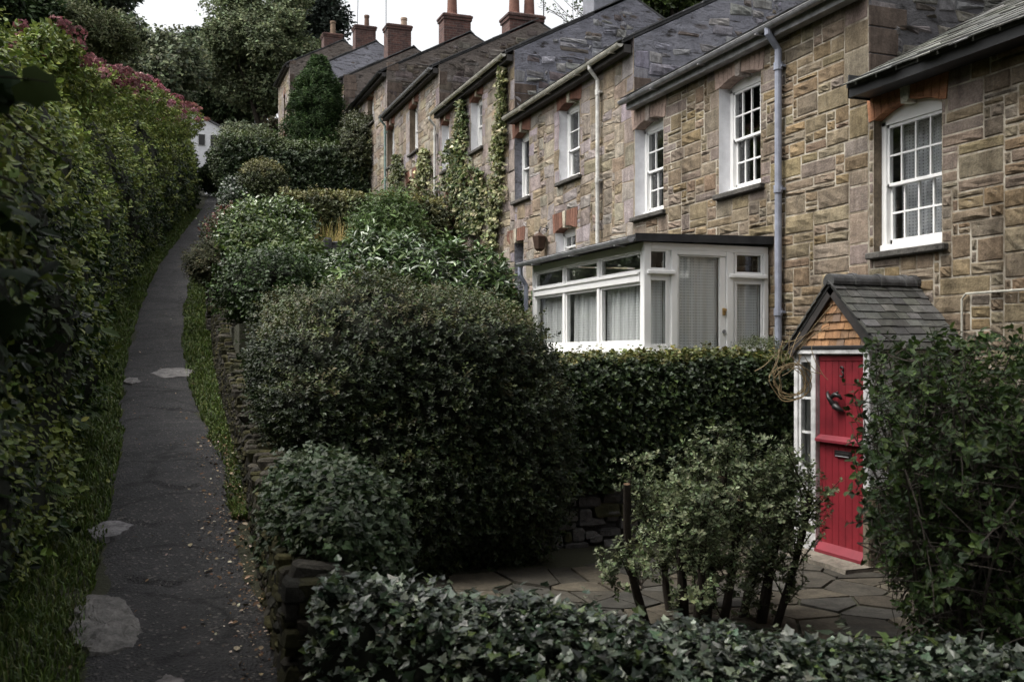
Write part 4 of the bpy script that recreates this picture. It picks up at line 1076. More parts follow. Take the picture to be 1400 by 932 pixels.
def mound(c, r, e=2.5, amp=.12, freq=1.2, nu=72, nv=36, zmin=-1.0, yaw=0.0, seed=0):
    """lumpy rounded body (super-ellipsoid) as a grid; columns run from bottom to top"""
    th = np.linspace(0, 2 * math.pi, nu); ph = np.linspace(-math.pi / 2 * (1 if zmin <= -1 else .999), math.pi / 2, nv)
    sp = lambda x: np.sign(x) * np.abs(x) ** (2 / e)
    TH_, PH = np.meshgrid(th, ph, indexing='ij')
    D = np.stack([sp(np.cos(PH)) * sp(np.cos(TH_)), sp(np.cos(PH)) * sp(np.sin(TH_)), sp(np.sin(PH))], -1)
    D[..., 2] = np.maximum(D[..., 2], zmin)
    r = np.asarray(r, float); P = D * r
    cy, sy = math.cos(yaw), math.sin(yaw)
    P = np.stack([P[..., 0] * cy - P[..., 1] * sy, P[..., 0] * sy + P[..., 1] * cy, P[..., 2]], -1)
    o = unit(P / r.mean() + 1e-6)
    n_ = fbm((P + np.asarray(c)) * freq + seed * 7.7)
    return np.asarray(c) + P + o * (amp * n_)[..., None]
def cam_bias(back=.35):
    def f(p, n):
        s = (n * unit(-p)).sum(-1); return np.where(s > -.15, 1.0, back)
    return f
GREEN = [(.022, .042, .012), (.030, .055, .016), (.042, .070, .020), (.018, .034, .011)]
DARK = [(.014, .028, .010), (.020, .036, .013), (.026, .044, .014)]
def bush(name, label, cat, bodies, n, size, kind, pal, depth=.12, per=6, mat='leaf', group=None, inset=.16, core=(.010, .012, .006), up=.35, spread=1.6, var=.25, base=None, wid=1.0, back=.35, lit_pal=None, extra=None, droop=0., shell=None):
    """leafy bush: dense twig body inside, shoots of leaves over it, all one growth"""
    g = Geo(); areas = []
    for G in bodies:
        d = G[1:, 1:] - G[:-1, :-1]; e = G[1:, :-1] - G[:-1, 1:]; areas.append(np.linalg.norm(np.cross(d, e), axis=-1).sum())
    for G, A in zip(bodies, areas):
        c = G.reshape(-1, 3).mean(0); Nn = grid_normals(G)
        o = unit(G - c); sgn = np.sign((Nn * o).sum(-1).mean())
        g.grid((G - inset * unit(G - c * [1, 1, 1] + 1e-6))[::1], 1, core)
        m = max(50, int(n * A / sum(areas)))
        P, N = sample_grid(G, m, cam_bias(back), flip=sgn > 0)
        # orient outward
        s = ((P - c) * N).sum(-1); N = np.where((s < 0)[:, None] & (np.abs(s) > 1e-6)[:, None], -N, N) if sgn == 0 else N
        P = P + N * (RNG.uniform(-1, .35, m) * depth + np.where(RNG.random(m) < .05, RNG.uniform(.3, 1.3, m) * depth, 0))[:, None]
        sz = size * RNG.uniform(.75, 1.25, m)
        if lit_pal is not None:  # upward-facing shoots get a lighter palette: top light painted into leaf colour
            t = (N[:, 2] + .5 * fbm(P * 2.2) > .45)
            for msk, pl in ((t, lit_pal), (~t, pal)):
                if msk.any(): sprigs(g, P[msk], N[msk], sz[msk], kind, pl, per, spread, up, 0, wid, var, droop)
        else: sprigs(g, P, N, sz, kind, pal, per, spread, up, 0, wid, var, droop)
    if extra: extra(g)
    if base is None:
        c = np.vstack([G.reshape(-1, 3) for G in bodies]); base = [*c.mean(0)[:2], c[:, 2].min()]
    o = g.build(name, [M[mat], M['twig'], M['leaf']], origin=base)
    return tag(o, label, cat, group)

# ------------------------------------------------------------------ garden walls
def rubble_wall(name, label, pts, thick, ztop, zbot, col=((.13, .12, .105), (.10, .095, .085), (.16, .145, .12), (.085, .085, .07)), cat='wall', cap=True, group=None, size=.26, moss=.35):
    """dry rubble along a line on plan: rough stones on both faces, ends and top"""
    g = Geo(); pts = np.array(pts, float)
    d = np.concatenate([[0], np.cumsum(np.linalg.norm(np.diff(pts, axis=0), axis=1))]); L = d[-1]
    at = lambda s: np.array([np.interp(s, d, pts[:, 0]), np.interp(s, d, pts[:, 1])])
    zt = ztop if callable(ztop) else (lambda s: ztop); zb = zbot if callable(zbot) else (lambda s: zbot)
    # core
    n = max(2, int(L / .4)); ss = np.linspace(0, L, n + 1)
    rng = np.random.default_rng(int(L * 100))
    def frame(s):
        a, b = at(max(s - .05, 0)), at(min(s + .05, L)); t = (b - a) / np.linalg.norm(b - a); return at(s), np.array([-t[1], t[0]])
    ring = []
    for s in ss:
        p, nn = frame(s); q = thick / 2 - .05
        ring.append([(*(p - nn * q), zb(s) - .3), (*(p - nn * q), zt(s) - .06), (*(p + nn * q), zt(s) - .06), (*(p + nn * q), zb(s) - .3), (*(p - nn * q), zb(s) - .3)])
    g.grid(np.array(ring)[:, ::-1], 0, np.array(col[0]) * .5)
    g.add(ring[0][:4], np.arange(4)[None], 0, np.array(col[0]) * .5); g.add(ring[-1][:4], np.arange(4)[::-1][None], 0, np.array(col[0]) * .5)
    def stone(c, ex, ey, ez, r):
        """a weathered block with axes ex, ey, ez (half sizes)"""
        th = np.linspace(0, 2 * math.pi, 9); ph = np.linspace(-math.pi / 2, math.pi / 2, 6)
        sp = lambda x: np.sign(x) * np.abs(x) ** .42
        A, B = np.meshgrid(th, ph, indexing='ij')
        D = np.stack([sp(np.cos(B)) * sp(np.cos(A)), sp(np.cos(B)) * sp(np.sin(A)), sp(np.sin(B))], -1)
        D = D * (1 + .13 * fbm(D * 1.7 + rng.uniform(0, 90, 3))[..., None])
        cc = np.array(col[int(rng.integers(len(col)))]) * rng.uniform(.6, 1.35)
        if rng.random() < moss: cc = cc * np.array([.95, .98, .55])
        g.grid((c + D[..., 0:1] * ex + D[..., 1:2] * ey + D[..., 2:3] * ez)[::-1], 0, cc)
    for side in (-1, 1):
        s = 0.
        zmax = max(zt(x) - zb(x) for x in ss); rows = int(zmax / (size * .55)) + 1
        for r_ in range(rows):
            s = rng.uniform(-.1, 0)
            while s < L:
                w = rng.uniform(.35, 1.7) * size; h = size * .58 * rng.uniform(.6, 1.35); sm = min(max(s + w / 2, .02), L - .02); s += w * .97
                z = zb(sm) + (r_ + .5) * size * .56 + rng.normal(0, .12 * size)
                if z > zt(sm) - .04: continue
                p, nn = frame(sm); t = np.array([nn[1], -nn[0]])
                c = np.array([*(p + nn * side * (thick / 2 - .06)), z])
                stone(c, np.array([*t, 0]) * w / 2, np.array([*(nn * .1), 0]), np.array([*(nn * rng.normal(0, .015)), h / 2]), 0)
    for e in (0, L):
        for r_ in range(rows):
            z = zb(e) + (r_ + .5) * size * .56
            if z > zt(e) - .04: continue
            p, nn = frame(e); t = np.array([nn[1], -nn[0]])
            stone(np.array([*p, z]), np.array([*(t * .1), 0]), np.array([*(nn * thick * .42), 0]), np.array([0, 0, size * .3]), 0)
    if cap:
        s = 0.
        while s < L:
            w = rng.uniform(.4, 1.5) * size; sm = min(s + w / 2, L - .01); s += w * rng.uniform(.8, 1.1)
            p, nn = frame(sm); t = np.array([nn[1], -nn[0]])
            stone(np.array([*p, zt(sm) - .03]), np.array([*t, 0]) * w / 2, np.array([*(nn * thick * rng.uniform(.3, .52)), 0]) + .012 * rng.standard_normal(3), np.array([*(.01 * rng.standard_normal(2)), rng.uniform(.03, .07)]), 0)
    p0 = at(0)
    return tag(g.build(name, M['rock'], origin=(*p0, zb(0))), label, cat, group)

wy = np.concatenate([np.linspace(5.3, 22.2, 18)])
wp = np.array([(wall_x(y) + .15, y) for y in wy]); wd = np.concatenate([[0], np.cumsum(np.linalg.norm(np.diff(wp, axis=0), axis=1))])
Yof = lambda s: np.interp(s, wd, wy)
rubble_wall('path_wall', 'mossy rubble garden wall climbing along the path below the big rounded bush', wp, .3,
            lambda s: float(path_z(Yof(s)) + np.interp(Yof(s), [5, 9, 16, 20], [.70, .6, .78, 1.05])), lambda s: float(path_z(Yof(s)) - .1), moss=.5, size=.17,
            col=((.05, .045, .036), (.038, .035, .03), (.065, .058, .047), (.03, .029, .024)))
FW = np.array([(.98, 5.32), (1.9, 4.62), (3.2, 3.98), (4.6, 3.45), (6.2, 3.0)])
fd = np.concatenate([[0], np.cumsum(np.linalg.norm(np.diff(FW, axis=0), axis=1))])
fz = lambda s: float(np.interp(s, fd, [-1.30, -1.44, -1.58, -1.64, -1.68]))
rubble_wall('front_wall', 'low rubble wall under the ivy at the front of the paved garden', FW, .36, fz, -2.3, moss=.4)
rubble_wall('retaining_wall', 'grey rubble retaining wall under the clipped hedge behind the big rounded bush', [(2.9, 9.8), (6.3, 9.8)], .34, -1.0, -2.1, col=((.085, .082, .082), (.06, .058, .055), (.10, .097, .097)), moss=.2, size=.22)
rubble_wall('terrace_wall', 'grey rubble retaining wall below the clump of dry yellow grass', [(2.2, 19.75), (5.6, 19.75)], .4, 2.2, .35, col=((.13, .13, .13), (.10, .10, .105), (.16, .16, .16)), moss=.15, size=.34)
rubble_wall('gate_pillar', 'dark square stone pillar beside the path, capped by trailing plants', [(1.75, 22.9), (1.75, 23.6)], .6, 2.15, .5, col=((.09, .085, .075), (.07, .065, .06), (.12, .11, .10)), moss=.3, size=.34)
rubble_wall('upper_path_wall', 'upper rubble wall beside the path beyond the square stone pillar', [(wall_x(y) + .15, y) for y in np.linspace(23.9, 52, 16)], .3, lambda s: float(path_z(23.9 + s * .99) + .75), lambda s: float(path_z(23.9 + s * .99) - .1), moss=.5, size=.4)

# crazy paving in the near garden: irregular slabs cut from jittered cells
def crazy_paving(x0, x1, y0, y1, z, cell=.42):
    g = Geo(); rng = np.random.default_rng(21); nx = int((x1 - x0) / cell); ny = int((y1 - y0) / cell)
    q = np.array([[(x0 + i * cell + rng.uniform(-.22, .22) + (cell / 2 if j % 2 else 0), y0 + j * cell * .8 + rng.uniform(-.12, .12)) for j in range(ny + 1)] for i in range(nx + 1)])
    pts = q.reshape(-1, 2)
    for p in pts:
        near = pts[(np.abs(pts - p).max(1) < cell * 2.2)]
        poly = [np.array(v) for v in ((p[0] - .5, p[1] - .5), (p[0] + .5, p[1] - .5), (p[0] + .5, p[1] + .5), (p[0] - .5, p[1] + .5))]
        for o in near:                                # clip the cell by the bisector to each neighbour
            if (o == p).all(): continue
            m = (o + p) / 2; d = (o - p) / np.linalg.norm(o - p); m = m - d * .009; out = []
            for i in range(len(poly)):
                a, b = poly[i], poly[(i + 1) % len(poly)]; fa, fb = (a - m) @ d, (b - m) @ d
                if fa <= 0: out.append(a)
                if fa * fb < 0: out.append(a + (b - a) * fa / (fa - fb))
            poly = out
            if len(poly) < 3: break
        if len(poly) < 3 or p[0] < wall_x(p[1]) + .3: continue
        h = z + rng.uniform(.012, .03); tl = rng.normal(0, .012, 2); c = np.mean(poly, 0)
        top = np.array([(*(c + (v - c) * .975), h + (v - c) @ tl) for v in poly]); low = np.array([(*v, z - .03) for v in poly]); n = len(poly)
        cc = np.array([(.066, .056, .043), (.05, .045, .037), (.078, .067, .051), (.055, .052, .046)][int(rng.integers(4))]) * rng.uniform(.75, 1.2)
        g.add(np.vstack([low, top]), [(np.arange(n) + n)[None], np.array([(i, (i + 1) % n, n + (i + 1) % n, n + i) for i in range(n)])], 0, cc)
    return tag(g.build('paving', M['slab']), kind='structure')
crazy_paving(1.2, 7.4, 3.6, 9.6, GROUND[0] + .002)

# ------------------------------------------------------------------ near garden plants
# the big rounded bush
OLIVE_LIT = [(.056, .070, .022), (.045, .065, .02), (.072, .078, .032), (.038, .058, .018), (.065, .058, .026)]  # paler leaf set that paints sky light on the bush top
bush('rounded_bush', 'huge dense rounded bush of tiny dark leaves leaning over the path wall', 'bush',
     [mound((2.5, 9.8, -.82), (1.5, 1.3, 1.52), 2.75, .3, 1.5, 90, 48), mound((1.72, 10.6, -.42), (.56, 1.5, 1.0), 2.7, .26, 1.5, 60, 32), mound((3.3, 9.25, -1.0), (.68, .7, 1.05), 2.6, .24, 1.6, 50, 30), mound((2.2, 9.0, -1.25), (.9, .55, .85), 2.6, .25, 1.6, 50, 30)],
     32000, .037, 'small', [(.018, .030, .011), (.014, .026, .010), (.025, .038, .013), (.022, .03, .016), (.036, .05, .016)], depth=.12, per=7, spread=1.5, lit_pal=OLIVE_LIT, mat='leaf', base=(2.4, 9.75, GROUND[0]), inset=.14)
bush('ivy_mound', 'dark ivy hanging over the path wall below the big rounded bush', 'ivy',
     [mound((1.2, 6.9, -1.2), (.36, 1.3, .46), 2.6, .17, 1.8, 60, 30), mound((1.02, 6.3, -1.05), (.2, .9, .2), 2.4, .08, 3, 40, 20)], 8500, .042, 'ivy', [(.02, .038, .015), (.028, .05, .019), (.034, .054, .024), (.05, .066, .034)], depth=.08, per=3, mat='leaf', spread=1.1, base=(1.36, 7.0, -1.9))
# ivy over the front wall
def swept(line, prof, n=90, amp=.05, freq=2.5, close=False):
    """profile (offset to the side, height) swept along a 3-D line"""
    line = np.array(line, float); d = np.concatenate([[0], np.cumsum(np.linalg.norm(np.diff(line, axis=0), axis=1))])
    s = np.linspace(0, d[-1], n); P = np.stack([np.interp(s, d, line[:, k]) for k in range(3)], -1)
    t = unit(np.gradient(P, axis=0) * [1, 1, 0]); nn = np.stack([-t[:, 1], t[:, 0], 0 * t[:, 0]], -1)
    prof = np.array(prof, float)
    G = P[:, None] + nn[:, None] * prof[None, :, 0:1] + np.array([0, 0, 1.0]) * prof[None, :, 1:2]
    c = G.mean(1, keepdims=True); o = unit(G - c)
    return G + o * (amp * fbm(G * freq))[..., None]
def prof_round(w, h0, h1, n=22, e=3.0):
    th = np.linspace(math.pi, 0, n); sp = lambda x: np.sign(x) * np.abs(x) ** (2 / e)
    return [(w * sp(math.cos(t)), h0 + (h1 - h0) * sp(math.sin(t))) for t in th]
def strip_foliage(name, label, cat, G, n, size, kind, pal, mat='leaf', depth=.1, per=3, core=(.012, .014, .008), up=.3, spread=1.2, base=None, inset=.1, var=.25, lit_pal=None, thr=.5, group=None, dens=None, kindo=None, wid=1.0, flip=None, droop=0., extra=None, cored=True):
    g = Geo(); c = G.mean(1, keepdims=True)
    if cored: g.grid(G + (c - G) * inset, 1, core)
    Nn = grid_normals(G); sgn = (Nn * (G - c)).sum(-1).mean()
    P, N = sample_grid(G, n, dens or cam_bias(.3), flip=sgn > 0 if flip is None else flip)
    P = P + N * (RNG.uniform(-1, .4, n) * depth + np.where(RNG.random(n) < .05, RNG.uniform(.3, 1.2, n) * depth, 0))[:, None]
    sz = (size(P) if callable(size) else size) * RNG.uniform(.7, 1.25, n)
    if lit_pal is not None:  # upward leaves coloured paler, painting in the lit top
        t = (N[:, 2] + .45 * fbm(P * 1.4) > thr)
        for msk, pl in ((t, lit_pal), (~t, pal)):
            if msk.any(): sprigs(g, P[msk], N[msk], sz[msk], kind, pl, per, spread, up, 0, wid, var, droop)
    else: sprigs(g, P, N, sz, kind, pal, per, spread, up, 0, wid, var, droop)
    if extra: extra(g)
    o = g.build(name, [M[mat], M['twig'], M['leaf'], M['petal']], origin=base if base is not None else G.reshape(-1, 3)[0])
    return tag(o, label, cat, group, kindo)
IVY = [(.036, .058, .034), (.024, .042, .024), (.06, .082, .052), (.10, .12, .095), (.02, .034, .019), (.16, .18, .15), (.055, .08, .026)]
G = swept([(x, y, fz(s)) for (x, y), s in zip(FW, fd)], prof_round(.34, -.5, .10), 120, .07, 2.6)
strip_foliage('ivy_cover', 'thick grey-green ivy spilling over the low front garden wall', 'ivy', G, 12500, lambda P: .039 * np.clip(np.exp(RNG.normal(0, .22, len(P))), .6, 1.45), 'ivy', IVY, 'leaf_gloss', .08, 3, up=.6, var=.45, base=(1, 5.3, -2.1), spread=.9, dens=lambda p, n: np.clip(.25 + n[:, 2] * 1.2, .12, 1.4))
# clipped ivy hedge on the retaining wall
G = swept([(3.6, 9.95, GROUND[0]), (7.25, 9.95, GROUND[0])], prof_round(.42, .62, 2.0, 26, 5), 80, .09, 2.2)
strip_foliage('clipped_hedge', 'flat topped ivy covered hedge between the red-doored porch and the big rounded bush', 'hedge', G, 15000, .042, 'ivy', [(.015, .028, .010), (.021, .038, .012), (.012, .023, .008), (.036, .055, .015)], 'leaf', .1, 3, base=(5.4, 9.95, -1.0), lit_pal=[(.08, .09, .025), (.06, .08, .025), (.11, .10, .03)], thr=.75, spread=1.0)
bush('heather_tuft', 'small pale green tuft growing at the foot of the lean-to, on the hedge top', 'plant', [mound((6.95, 10.15, .0), (.3, .2, .16), 2.2, .05, 3, 30, 16)], 700, .035, 'narrow', [(.09, .11, .05), (.07, .09, .04)], depth=.06, per=6, base=(6.95, 10.15, -.15))

def branchy(name, label, cat, base, stems, leaf, size, pal, per_node=4, node=.05, mat='leaf', stem_col=(.03, .022, .016), wid=1.0, bare=.15, keep=1.0, var=.2, parts=False, cut=None):
    """shrub of real stems: every stem is a list of (points, radius); leaves sit along the twigs"""
    t = thing(name, label, cat, base)
    gs = Geo(); gl = Geo(); PP = []; NN = []
    for pts, r0, r1, leafy in stems:
        pts = np.array(pts); gs.tube(pts, np.linspace(r0, r1, len(pts)), 6, 0, np.array(stem_col) * RNG.uniform(.7, 1.4))
        if not leafy: continue
        d = np.concatenate([[0], np.cumsum(np.linalg.norm(np.diff(pts, axis=0), axis=1))]); L = d[-1]
        s = np.arange(L * bare, L, node); s = s[RNG.random(len(s)) < keep]
        if not len(s): continue
        q = np.stack([np.interp(s, d, pts[:, k]) for k in range(3)], -1)
        tt = unit(np.stack([np.interp(np.minimum(s + .02, L), d, pts[:, k]) for k in range(3)], -1) - np.stack([np.interp(np.maximum(s - .02, 0), d, pts[:, k]) for k in range(3)], -1))
        PP.append(q); NN.append(tt)
    if PP:
        P = np.vstack(PP); N = np.vstack(NN)
        sprigs(gl, P + .012 * rnd(len(P)), N, size * RNG.uniform(.7, 1.2, len(P)), leaf, pal, per_node, .5, .3, 0, wid, var)
        gl.build('foliage', [M[mat]], t)
    gs.build('stem' if cut is None else 'twigs', M['twig'], t)
    if cut:
        for pts, r0, r1 in cut:
            n = len(pts); g = Geo().tube(pts, np.linspace(r0, r1, n) * (1 + .08 * np.sin(np.arange(n) * 2.1)), 9, 0, np.array(stem_col) * .8)
            e = np.array(pts[-1]); d = unit(e - np.array(pts[-2])); g.tube([e, e + d * .004], r1 * .92, 9, 0, (.16, .10, .06))
            g.build('cut_stem', M['twig'], t)
    return t
def arc(p, d, L, n=7, bend=.3, grav=-.0, wob=.12):
    p = np.array(p, float); d = unit(np.array(d, float)); out = [p]; step = L / (n - 1)
    side = rnd(1)[0] * bend
    for i in range(n - 1):
        d = unit(d + (side + rnd(1)[0] * wob + np.array([0, 0, grav])) / n); out.append(out[-1] + d * step)
    return np.array(out)

# shrub of thick cut stems with pale small leaves
B0 = np.array([3.95, 6.45, GROUND[0]])
cut = []; stems = []
for (bx, by, tx, ty, f0, f1, r) in ((884, 838, 857, 662, 7.5, 7.2, .03), (935, 842, 930, 690, 7.6, 7.5, .036), (915, 842, 905, 690, 7.9, 8.0, .026), (962, 838, 988, 652, 7.5, 7.5, .045), (985, 838, 1012, 684, 7.3, 7.2, .03), (1015, 842, 1056, 668, 7.7, 7.9, .03), (1040, 845, 1078, 668, 7.5, 7.6, .036), (1060, 848, 1108, 676, 7.4, 7.3, .026), (950, 842, 962, 710, 7.1, 7.0, .03), (975, 842, 968, 640, 8.0, 8.2, .03)):
    a = at_f(bx, by, f0); a[2] = GROUND[0]; b = at_f(tx, ty, f1)
    mid = a + (b - a) * .45 + np.array([.03, .0, .0]) * RNG.normal(); cut.append(([a, a + (mid - a) * .5 + .008 * rnd(1)[0], mid, mid + (b - mid) * .5 + .01 * rnd(1)[0], b], r * 1.15, r * .85))
    for j in range(20):
        t = RNG.uniform(.0, 1.0) ** .8; p = a + (b - a) * t
        if bx < 890 and RNG.random() < .75: continue
        d = np.array([RNG.normal(0, .5), RNG.normal(0, .5), RNG.uniform(.5, 1.3)]); st = arc(p, d, RNG.uniform(.2, .5), 7, .5); stems.append((st, .006, .0025, True))
        for q in range(4):
            k = RNG.integers(2, 6); stems.append((arc(st[k], rnd(1)[0] + [0, 0, .7], RNG.uniform(.1, .26), 5, .5), .003, .0015, True))
for (px, py, tx, ty, f) in ((940, 700, 915, 640, 7.3), (960, 680, 950, 600, 7.5), (985, 660, 985, 582, 7.5), (1015, 690, 1030, 606, 7.5), (1050, 690, 1072, 622, 7.6), (1020, 720, 1050, 640, 7.4), (900, 730, 872, 660, 7.3), (850, 800, 820, 780, 7.2), (870, 790, 850, 740, 7.2)):
    a, b = at_f(px, py, f), at_f(tx, ty, f); L = np.linalg.norm(b - a)
    for _ in range(3):
        st = arc(a + .06 * rnd(1)[0], b - a, L * RNG.uniform(.75, 1.05), 8, .25); stems.append((st, .006, .002, True))
        for q in range(6): stems.append((arc(st[RNG.integers(2, 7)], rnd(1)[0] + [0, 0, .6], RNG.uniform(.08, .2), 5, .5), .003, .0015, True))
branchy('pollarded_shrub', 'shrub of thick sawn-off dark stems sprouting small pale green leaves on the paving', 'shrub', B0, stems, 'small', .036, [(.185, .22, .125), (.14, .175, .09), (.24, .275, .17), (.095, .13, .065)], 5, .034, stem_col=(.034, .026, .02), cut=cut, wid=1.15, keep=.85)

# tangled shrub before the porch
B1 = np.array([4.8, 4.75, GROUND[0]]); stems = []
for k in range(95):
    an = RNG.uniform(0, 2 * math.pi); r = RNG.uniform(.05, .75); sx = math.cos(an) * r; sy = math.sin(an) * r
    p = B1 + [sx * .55, sy * .55, 0]
    st = arc(p, (sx * .6 + RNG.normal(0, .15), sy * .6 + RNG.normal(0, .15), 1.0), RNG.uniform(1.4, 2.1), 12, .35, -.1, .35); stems.append((st, .013, .004, False))
    for q in range(15):
        i = RNG.integers(3, 12); s2 = arc(st[i], rnd(1)[0] * [1, 1, .6] + [0, 0, .35], RNG.uniform(.35, .8), 8, .7, -.1, .5); stems.append((s2, .005, .002, False))
        hi = (s2[:, 2].mean() - B1[2]) / 2.2
        if RNG.random() < .3 + .5 * hi: stems.append((s2[2:], .003, .0018, True))
        for w in range(3):
            s3 = arc(s2[RNG.integers(2, 8)], rnd(1)[0] + [0, 0, .3], RNG.uniform(.12, .35), 6, .7, -.1, .5)
            stems.append((s3, .0028, .0014, RNG.random() < .2 + .6 * hi))
def inside(st):
    f = st[:, 0] * ST + st[:, 1] * CT; r = st[:, 0] * CT - st[:, 1] * ST
    return ((r / f > .350 + .03 * np.clip((-.6 - st[:, 2]) / 1.0, 0, 1) + .05 * fbm(st * 2.6)) & (st[:, 2] < .16 + .14 * fbm(st * [1.7, 1.7, 0]))).all()
stems = [s_ for s_ in stems if inside(s_[0])]
branchy('tangled_shrub', 'large twiggy green-leaved shrub in front of the slated porch, hiding its side wall', 'shrub', B1, stems, 'oval', .05, [(.038, .068, .018), (.054, .092, .022), (.028, .052, .015), (.085, .13, .036), (.034, .06, .02)], 3, .04, stem_col=(.06, .05, .042), bare=.1, keep=.72)

# coil of dead climber stems on the porch corner
c = at_f(1082, 521, 9.9); g = Geo()
for k in range(7):
    r = RNG.uniform(.13, .185); o = RNG.normal(0, .018, 3); ph = RNG.uniform(0, 6); e = RNG.uniform(.9, 1.15)
    an = np.linspace(0, 2 * math.pi * RNG.uniform(.8, 1.1), 26)
    rt = np.array([CT, -ST, 0])
    g.tube([c + o + rt * (r * math.cos(t + ph)) + np.array([0, 0, r * e * math.sin(t + ph)]) + np.array([-.03, 0, 0]) * math.sin(3 * t + k) for t in an], .0052, 5, 0, np.array((.30, .23, .13)) * RNG.uniform(.6, 1.2))
for k in range(16):
    st = at_f(1080 + RNG.normal(0, 14), 470 + RNG.normal(0, 10), 9.85); g.tube(arc(st, (RNG.normal(0, .6), RNG.normal(0, .3), -1), RNG.uniform(.2, .55), 9, .9, .2, .8), .004, 5, 0, np.array((.26, .2, .12)) * RNG.uniform(.5, 1.1))
for k in range(5):
    st = at_f(1088 + RNG.normal(0, 6), 478, 9.8); g.tube(arc(st, (.3, -.5, .55), RNG.uniform(.3, .6), 9, .5, -.5, .5), .0035, 5, 0, (.2, .15, .09))
tag(g.build('dead_vine', M['twig'], origin=c), 'coil of dry straw-coloured climber stems hanging at the porch corner beside the red door', 'vine')

# ------------------------------------------------------------------ gardens higher up
LAUREL = [(.045, .085, .022), (.06, .105, .028), (.03, .06, .018), (.085, .13, .04)]
bush('laurel_bush', 'broad glossy green laurel bush in front of the third cottage, behind the big rounded bush', 'bush',
     [mound((4.3, 14.75, .75), (1.25, .85, 1.0), 2.3, .2, 1.2), mound((3.5, 15.4, .8), (.8, .8, .95), 2.2, .2, 1.2, 50, 28), mound((5.0, 14.9, .45), (.75, .7, .85), 2.2, .18, 1.4, 50, 28), mound((3.9, 14.2, .3), (1.3, .5, .7), 2.2, .18, 1.4, 50, 28)],
     3600, .12, 'long', LAUREL, depth=.22, per=7, mat='leaf_gloss', inset=.3, spread=.9, base=(4.2, 14.9, GROUND[2] - .6), up=.6)
bush('feathery_bush', 'light feathery shrub rising behind the glossy laurel', 'bush', [mound(at_f(530, 312, 17.5), (.5, .5, .55), 2, .2, 1.8, 40, 24)], 900, .09, 'long', [(.075, .12, .035), (.06, .1, .03)], depth=.25, per=6, base=at_f(530, 345, 17.5), inset=.35)
G = swept([(2.9, 22.3, GROUND[3]), (6.6, 22.3, GROUND[3])], prof_round(.5, .0, 1.72, 24, 4), 60, .16, 1.6)
strip_foliage('low_hedge', 'low olive green hedge with an uneven clipped top behind the dry yellow grass', 'hedge', G, 9000, .062, 'small', [(.05, .06, .022), (.04, .05, .018), (.065, .07, .028)], 'leaf', .12, 6, base=(4.8, 22.3, GROUND[3]), lit_pal=[(.13, .125, .045), (.11, .115, .04), (.15, .14, .06)], thr=.4)
bush('globe_bush', 'round olive-topped bush beside the top of the path, in front of the tall dark hedge', 'bush', [mound((3.0, 26.6, 4.12), (.62, .62, .85), 2.3, .13, 1.8, 50, 30)], 5200, .05, 'small', [(.05, .065, .022), (.04, .05, .02)], depth=.1, per=6, lit_pal=[(.12, .115, .045), (.1, .1, .04)], base=(3.0, 26.6, 3.0))
bush('camellia_bush', 'dark glossy low bush between the round bush and the trailing plants on the wall', 'bush', [mound((2.55, 20.7, 2.42), (.72, .6, .58), 2.3, .16, 1.6, 50, 28), mound((2.0, 20.6, 2.3), (.45, .5, .45), 2.2, .12, 1.8, 40, 24)], 2600, .085, 'oval', [(.03, .06, .016), (.045, .08, .022), (.022, .042, .014)], depth=.12, per=5, mat='leaf_gloss', lit_pal=[(.085, .13, .035), (.07, .11, .03)], base=(2.5, 20.7, GROUND[3]))
bush('glossy_bush', 'small shiny dark bush under the round bush at the path edge', 'bush', [mound(at_f(330, 268, 26), (.42, .5, .5), 2.2, .14, 1.6, 40, 24), mound(at_f(322, 283, 25), (.3, .4, .4), 2.2, .14, 1.6, 30, 20)], 1500, .075, 'oval', DARK, depth=.1, per=5, mat='leaf_gloss', base=at_f(330, 300, 26))
G = swept([(2.5, 34.2, GROUND[5]), (7.25, 34.2, GROUND[5])], prof_round(.8, -.2, 2.55, 26, 4), 70, .3, .9)
strip_foliage('tall_hedge', 'tall dark evergreen hedge crossing the garden below the conifer', 'hedge', G, 11000, .095, 'small', [(.024, .04, .016), (.018, .032, .013), (.03, .048, .018)], 'leaf', .2, 6, base=(5, 34.2, GROUND[5]), lit_pal=[(.06, .085, .03), (.05, .07, .025)], thr=.55)
bush('privet_bush', 'loose pale-topped bush at the path end of the tall dark hedge', 'bush', [mound(at_f(325, 222, 33), (.75, .7, .9), 2.2, .25, 1.2, 50, 28), mound(at_f(365, 214, 33.5), (.8, .6, .6), 2.2, .25, 1.2, 40, 24)], 3600, .085, 'small', [(.045, .065, .024), (.035, .05, .02)], depth=.2, per=6, lit_pal=[(.09, .11, .045), (.075, .1, .04)], base=at_f(330, 250, 33))
bush('wall_shrub', 'dark bushy evergreen against the cottage wall beside the conifer', 'bush', [mound(at_f(497, 215, 34.5), (.75, .75, 1.3), 2.2, .3, 1.1, 50, 30), mound(at_f(487, 190, 35), (.5, .5, .8), 2.2, .3, 1.1, 40, 24)], 3600, .085, 'small', [(.05, .06, .025), (.04, .05, .02), (.06, .065, .03)], depth=.22, per=6, base=at_f(500, 265, 34.5))
